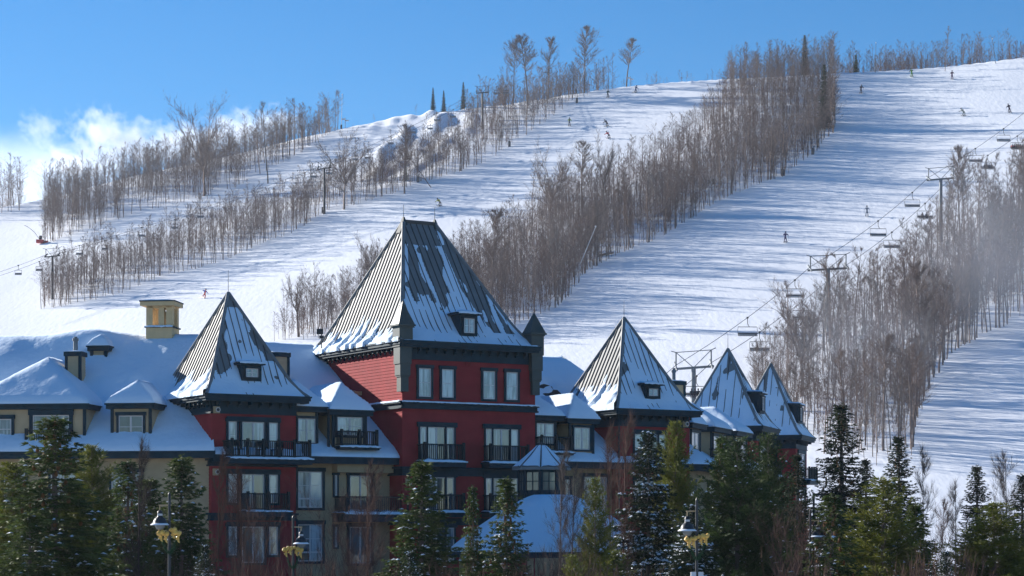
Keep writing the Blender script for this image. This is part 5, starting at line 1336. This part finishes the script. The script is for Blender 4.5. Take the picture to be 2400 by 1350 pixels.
def person(loc, label, jc, pc, pose='ski', face=0.0, skis=True, lean=.0, hat=(.03,.03,.04), group='skiers on the runs', s=1.0):
    e = empty('person', loc, label, 'person', group); e.rotation_euler = (0, lean, face); e.scale = (s,s,s)
    if pose == 'ski':
        hip=(0,0,.86); kl=(-.15,-.28,.50); kr=(.15,-.28,.48); al=(-.17,-.02,.10); ar=(.17,-.02,.10); tl=(-.17,-.2,.06); tr_=(.17,-.2,.06)
        ch=(0,-.24,1.24); nk=(0,-.33,1.42); hd=(0,-.40,1.60); sl_=(-.2,-.3,1.35); sr=(.2,-.3,1.35); el=(-.38,-.42,1.12); er=(.38,-.42,1.12); hl=(-.38,-.68,1.06); hr=(.38,-.68,1.06)
    elif pose == 'turn':
        hip=(.08,0,.78); kl=(-.10,-.3,.48); kr=(.30,-.24,.44); al=(-.22,0,.10); ar=(.12,0,.10); tl=(-.22,-.2,.06); tr_=(.12,-.2,.06)
        ch=(-.05,-.26,1.12); nk=(-.09,-.34,1.3); hd=(-.10,-.42,1.48); sl_=(-.27,-.32,1.24); sr=(.12,-.3,1.26); el=(-.5,-.44,1.08); er=(.34,-.42,1.05); hl=(-.62,-.66,1.12); hr=(.44,-.66,.96)
    else:       # seated on a chair
        hip=(0,0,.1); kl=(-.12,-.46,.1); kr=(.12,-.46,.1); al=(-.13,-.5,-.36); ar=(.13,-.5,-.36); tl=(-.13,-.68,-.42); tr_=(.13,-.68,-.42)
        ch=(0,-.02,.5); nk=(0,-.04,.7); hd=(0,-.06,.88); sl_=(-.19,-.03,.62); sr=(.19,-.03,.62); el=(-.25,-.16,.38); er=(.25,-.16,.38); hl=(-.16,-.42,.26); hr=(.16,-.42,.26)
    V = [hip, ch, nk, hd, kl, al, tl, kr, ar, tr_, sl_, el, hl, sr, er, hr]
    Ed = [(0,1),(1,2),(2,3),(0,4),(4,5),(5,6),(0,7),(7,8),(8,9),(1,10),(10,11),(11,12),(1,13),(13,14),(14,15)]
    skin_obj('body', V, Ed, [.15,.15,.07,.11,.085,.065,.06,.085,.065,.06,.07,.055,.05,.07,.055,.05], cloth(pc), e)
    J = [tuple(a*.75+b*.25 for a, b in zip(hip, ch)), ch, sl_, el, tuple(a*.25+b*.75 for a, b in zip(el, hl)), sr, er, tuple(a*.25+b*.75 for a, b in zip(er, hr))]
    skin_obj('jacket', J, [(0,1),(1,2),(2,3),(3,4),(1,5),(5,6),(6,7)], [.17,.185,.09,.075,.06,.09,.075,.06], cloth(jc), e)
    h = MB(); h.lathe((hd[0], hd[1]+.01, hd[2]+.0), [(.128,-.03),(.135,.04),(.11,.1),(.05,.14),(0,.145)], 12); q = h.build('helmet', cloth(hat), e, (0,0,0), True)
    f = MB(); f.box((hd[0], hd[1]-.115, hd[2]+.02), (.17,.05,.07)); f.build('goggles', M['blackcloth'], e)
    if skis:
        for a in (al, ar):
            k = MB(); x, y = a[0], a[1]; k.box((x, y-.05, a[2]-.06), (.10,1.5,.03)); k.hexa([(x-.05,y-.95,a[2]+.02),(x+.05,y-.95,a[2]+.02),(x+.05,y-.8,a[2]-.075),(x-.05,y-.8,a[2]-.075),(x-.05,y-.95,a[2]+.04),(x+.05,y-.95,a[2]+.04),(x+.05,y-.8,a[2]-.045),(x-.05,y-.8,a[2]-.045)])
            k.box((x, y-.05, a[2]+.0), (.11,.3,.1)); k.build('ski', M['steel'], e)
        for hh, sx in ((hl,-1),(hr,1)):
            k = MB(); k.tube(hh, (hh[0]+sx*.1, hh[1]+.45, hh[2]-.72), .012, .01, 5); k.build('ski_pole', M['steel'], e)
    return e
SK = [(475,700,'skier in a blue jacket and red trousers leaning into a turn above the left tower',(.02,.16,.5),(.7,.12,.08),'turn',.5,.35),(1033,483,'skier in yellow above the big roof peaks',(.62,.58,.05),(.03,.03,.05),'turn',-.6,-.25),(1334,297,'skier in a lime jacket high on the left run',(.42,.6,.05),(.04,.05,.09),'ski',.2,0),
  (1425,299,'dark clothed skier throwing up snow on the left run',(.02,.03,.06),(.02,.03,.05),'turn',-.9,-.35),(1429,328,'skier in a red jacket on the left run',(.65,.03,.04),(.03,.04,.08),'turn',-.7,-.3),(1424,230,'skier in dark green near the crest of the left run',(.02,.12,.10),(.02,.04,.06),'ski',.3,0),
  (1487,218,'skier in blue at the very crest of the left run',(.02,.10,.28),(.02,.05,.12),'turn',.6,.25),(2017,220,'skier in dark clothes in the shade at the top of the right run',(.04,.03,.05),(.02,.02,.04),'ski',.2,.05),(2138,182,'skier with green trousers near the summit edge',(.05,.10,.05),(.2,.4,.08),'ski',-.4,-.1),
  (2231,188,'skier in black and purple near the summit edge',(.03,.02,.05),(.10,.03,.10),'ski',-.1,0),(2261,272,'skier in a pale suit on the right run',(.5,.5,.45),(.25,.28,.25),'turn',-.8,-.3),(2368,264,'skier in black with green gloves at the far right',(.02,.02,.03),(.03,.02,.05),'ski',-.5,-.2),
  (2032,506,'skier in light grey above the misty wood',(.4,.43,.48),(.2,.23,.28),'ski',-.2,0),(1840,568,'skier in navy alone in the middle of the right run',(.02,.04,.16),(.03,.03,.12),'ski',.1,0)]
for (px, py, lab, jc, pc, pose, face, lean) in SK:
    x, y, z = px_ground(px, py); person((x, y, z+.02), lab, jc, pc, pose, face, True, lean, s=1.35)
for lab, e, p in CH:
    n, cols = (6, [(.6,.05,.04),(.5,.08,.05),(.05,.05,.07)]) if 'red' in lab else (4, [(.04,.05,.07),(.2,.22,.25)]) if 'dark clothed' in lab else (2, [(.05,.07,.11)]) if 'two riders' in lab else (4, [(.05,.09,.10),(.08,.08,.1)]) if 'with riders' in lab else (0, [])
    for k in range(n):
        off = (k-(n-1)/2)*(.47 if n > 2 else .8)-.2*(n == 2)
        person((p.x+off, p.y-.3, p.z-2.80), ('first,second,third,fourth,fifth,sixth'.split(',')[k])+' rider from the left on the '+('chair at the right edge' if n == 6 else 'chair below the highest tower' if n == 2 else 'chair by the V frame tower' if 'V frame' in lab else 'chair right of the branching tree'), cols[k % len(cols)], (.03,.03,.05), 'sit', 0, False, group='chairlift riders')
# ------------------------------------------------------------------ snow guns, poles, small things on the hill
def lance(px0, py0, px1, py1, label, gun=True, name='snow_gun'):
    x, y, z = px_ground(px0, py0); a = Vector((x,y,z)); b = W3(px1, py1, y); e = empty(name, tuple(a), label, 'snow gun' if name == 'snow_gun' else 'pole', 'snow guns and poles on the hill')
    m = MB(); m.tube(tuple(a-Vector((0,0,.5))), tuple(b), .09, .06, 7); m.build('pole', M['plastic'] if gun else M['galv'], e, tuple(a))
    m = MB(); m.lathe(tuple(b), [(.0,-.1),(.16,0),(.16,.25),(0,.3)], 8); m.build('nozzle' if gun else 'lamp_head', M['plastic'], e, tuple(a))
    if gun: m = MB(); m.box((a.x,a.y,a.z+.6), (.5,.4,1.3)); m.build('base_box', M['steel'], e, tuple(a))
lance(1930, 172, 1953, 106, 'leaning snow lance at the top left corner of the right run'); lance(1672, 432, 1703, 368, 'leaning pale snow lance inside the centre wood'); lance(1345, 652, 1396, 532, 'long leaning snow lance at the lower edge of the centre wood')
lance(1350, 216, 1372, 158, 'leaning lance beneath the flat topped ridge tree'); lance(800, 300, 802, 222, 'tall thin snow lance on the crest left of the moguls'); lance(1599, 520, 1597, 455, 'upright pole at the edge of the centre wood', False, 'pole')
lance(2052, 170, 2053, 101, 'light pole on the summit left of the skiers', False, 'pole'); lance(1397, 210, 1398, 149, 'light pole on the ridge right of the flat topped tree', False, 'pole'); lance(1934, 200, 1942, 152, 'short lance beside the dark conifer at the run top'); lance(2334, 150, 2326, 92, 'thin pole on the summit near the right edge', False, 'pole')
for k, (px, py, lab) in enumerate(((1352,242,'just under the flat topped ridge tree'),(1194,345,'at the edge halfway up the left run'),(980,431,'next to the little evergreen'),(1905,361,'at the upper edge of the centre wood'),(1834,413,'below the other one beside the centre wood'),(757,500,'beside the spreading tree on the left strip'))):
    x, y, z = px_ground(px, py); m = MB(); m.box((x,y,z+.7), (.7,.5,1.7)); m.tube((x+.1,y,z+1.5), (x+.1,y,z+2.1), .09, .09, 6); m.tube((x+.1,y,z+2.05), (x+.5,y,z+2.0), .07, .07, 6); tag(m.build('hydrant', M['cushion'], None, (x,y,z)), 'dark padded snowmaking hydrant '+lab, 'hydrant', 'padded hydrants along the run edges')
for px, py, lab, dx in ((809,297,'white finger board on a post at the mogul crest',1),(1477,200,'pale trail sign on the crest of the left run',.8)):
    x, y, z = px_ground(px, py); e = empty('trail_sign', (x,y,z), lab, 'sign', 'trail signs'); m = MB(); m.tube((x,y,z-.3), (x,y,z+3.2), .09, .09, 6); m.build('post', M['galv'], e, (x,y,z)); m = MB(); m.box((x-.5*dx,y-.12,z+2.7), (1.1,.07,.45)); m.build('board', M['plastic'], e, (x,y,z)); m = MB(); m.box((x+.6*dx,y-.12,z+2.3), (1.0,.07,.4)); m.build('board', M['plastic'], e, (x,y,z))
x, y, z = px_ground(94, 573); e = empty('fan_snow_gun', (x,y,z), 'red based fan snow gun with a bent mast at the far left', 'snow gun'); m = MB(); m.box((x,y,z+.7), (2.0,1.2,.9)); m.box((x+1.7,y,z+.5), (1.0,.8,.7)); m.build('base', mat('red_paint', (.4,.03,.04), .6), e, (x,y,z)); m = MB(); m.path([(x,y,z+1),(x-1.5,y,z+3.2),(x-3.2,y,z+4.6),(x-4.4,y,z+5.2)], .07, 6); m.build('mast', M['galv'], e, (x,y,z)); m = MB(); m.lathe((x+.2,y-.3,z+1.2), [(.3,0),(.5,.5),(.42,1.0)], 12); m.build('fan', M['steel'], e, (x,y,z))
x, y, z = px_ground(1418, 602); m = MB(); m.tube((x-1.6,y,z+.1), (x+1.9,y+1,z+.9), .28, .2, 8); m.tube((x+.4,y,z+.5), (x+1.0,y,z+1.6), .08, .04, 5); tag(m.build('fallen_log', M['bark'], None, (x,y,z)), 'fallen trunk lying at the lower edge of the centre wood', 'log')
# furniture on the left tower balcony
def patio_chair(a, label, rz):
    x, y, z = T1.P(a, 9.5, .75); e = empty('patio_chair', (x,y,z), label, 'chair', 'chairs on the left tower balcony'); e.rotation_euler = (0,0,rz)
    m = MB(); m.box((0,0,.45), (.5,.5,.05)); m.build('seat', M['rail'], e)
    m = MB(); m.box((0,.24,.78), (.5,.04,.3)); m.box((-.23,.24,.62), (.04,.04,.36)); m.box((.23,.24,.62), (.04,.04,.36)); m.build('backrest', M['rail'], e)
    for i in (-1, 1):
        for j in (-1, 1): m = MB(); m.box((i*.22,j*.22,.22), (.04,.04,.44)); m.build('leg', M['rail'], e)
patio_chair(T1.a(548), 'dark patio chair at the left end of the left tower balcony', 2.4); patio_chair(T1.a(600), 'dark patio chair before the sliding door of the left tower', .4); patio_chair(T1.a(636), 'dark patio chair under the right window of the left tower', -.5)
# ------------------------------------------------------------------ haze, snowmaking mist, clouds
def vol_mat(name, col, dens, noise_=None, off=0.0):
    m = bpy.data.materials.new(name); m.use_nodes = True; t = m.node_tree; t.nodes.clear()
    o = t.nodes.new('ShaderNodeOutputMaterial'); v = t.nodes.new('ShaderNodeVolumePrincipled')
    v.inputs['Color'].default_value = (*col,1); v.inputs['Density'].default_value = dens; v.inputs['Anisotropy'].default_value = .3
    t.links.new(v.outputs[0], o.inputs['Volume'])
    if noise_:
        sc, lo, hi = noise_
        tc = t.nodes.new('ShaderNodeTexCoord'); n = t.nodes.new('ShaderNodeTexNoise'); n.inputs['Scale'].default_value = sc; n.inputs['Detail'].default_value = 5; n.inputs['Roughness'].default_value = .6
        g = t.nodes.new('ShaderNodeTexGradient'); g.gradient_type = 'SPHERICAL'
        t.links.new(tc.outputs['Object'], g.inputs[0]); mp = t.nodes.new('ShaderNodeMapping'); mp.inputs['Location'].default_value = (off, off*.7, off*.3); mp.inputs['Scale'].default_value = (1.5,1,1); t.links.new(tc.outputs['Object'], mp.inputs[0]); t.links.new(mp.outputs[0], n.inputs[0])
        r = t.nodes.new('ShaderNodeMapRange'); r.inputs['From Min'].default_value = lo; r.inputs['From Max'].default_value = hi
        a = t.nodes.new('ShaderNodeMath'); a.operation = 'MULTIPLY_ADD'; a.inputs[1].default_value = .55   # falloff folded into the noise
        t.links.new(g.outputs[0], a.inputs[0]); t.links.new(n.outputs[0], a.inputs[2]); t.links.new(a.outputs[0], r.inputs['Value'])
        k = t.nodes.new('ShaderNodeMath'); k.operation = 'MULTIPLY'; k.inputs[1].default_value = dens
        s2 = t.nodes.new('ShaderNodeMapRange'); s2.inputs['From Min'].default_value = 0; s2.inputs['From Max'].default_value = .35; t.links.new(g.outputs[0], s2.inputs['Value'])
        k2 = t.nodes.new('ShaderNodeMath'); k2.operation = 'MULTIPLY'
        t.links.new(r.outputs[0], k2.inputs[0]); t.links.new(s2.outputs[0], k2.inputs[1]); t.links.new(k2.outputs[0], k.inputs[0]); t.links.new(k.outputs[0], v.inputs['Density'])
    return m
mb = MB(); mb.box((0, 430, 88), (900, 900, 184)); hz = mb.build('haze', vol_mat('haze', (.86,.91,1.0), .00006)); tag(hz, 'thin cold air haze over the hill', kind='stuff')
def puff(name, px, py, Y, rx, ry, rz, mt, label, kind='stuff', cat=None):
    me = bpy.data.meshes.new(name); v = []; f = []; n, m = 16, 10
    for j in range(m+1):
        for i in range(n): a, b = 2*pi*i/n, pi*j/m; v.append((cos(a)*sin(b), sin(a)*sin(b), cos(b)))
    for j in range(m):
        for i in range(n): f.append(((j+1)*n+i, (j+1)*n+(i+1)%n, j*n+(i+1)%n, j*n+i))
    me.from_pydata(v, [], f); me.materials.append(mt); me.validate()
    o = bpy.data.objects.new(name, me); COL.objects.link(o); o.location = ((px-1200)/5000*Y, Y, CAM_Z+(HOR-py)/5000*Y); o.scale = (rx, ry, rz); return tag(o, label, cat, kind=kind)
mist = vol_mat('snowmaking_mist', (.93,.95,1), .014, (1.6, .45, .95))
puff('mist', 30, 470, 700, 42, 60, 26, mist, 'white snowmaking mist drifting at the far left of the hill')
puff('mist', 2330, 640, 330, 16, 40, 22, vol_mat('run_mist', (.78,.86,1), .0045, (1.3,.45,.95)), 'pale mist drifting through the trees by the right run')
puff('mist', 1990, 850, 300, 16, 26, 14, bpy.data.materials['run_mist'], 'faint mist in the trees behind the hotel end')
for k, (px, py, rx, ry, rz, dn, lab) in enumerate(((95,300,19,40,13,.016,'small faint round cloud at the far left'),(235,312,26,50,20,.03,'bright cloud with a raised head left of the middle'),(330,345,42,60,22,.03,'middle cloud behind the far left wood'),(205,385,44,60,18,.03,'low cloud bank touching the left wood'),
        (450,345,42,60,22,.028,'cloud behind the forked tree'),(560,315,36,60,18,.028,'cloud right of the forked tree'),(650,290,26,50,13,.024,'small cloud tail by the crooked tree'))):
    puff('cloud', px, py, 1300, rx*1.15, ry, rz*1.2, vol_mat('cloud', (.86,.88,.92), dn, (3.0,.74,.98), k*3.1), lab)
print('objects', len(bpy.data.objects), 'polys', sum(len(m.polygons) for m in bpy.data.meshes))
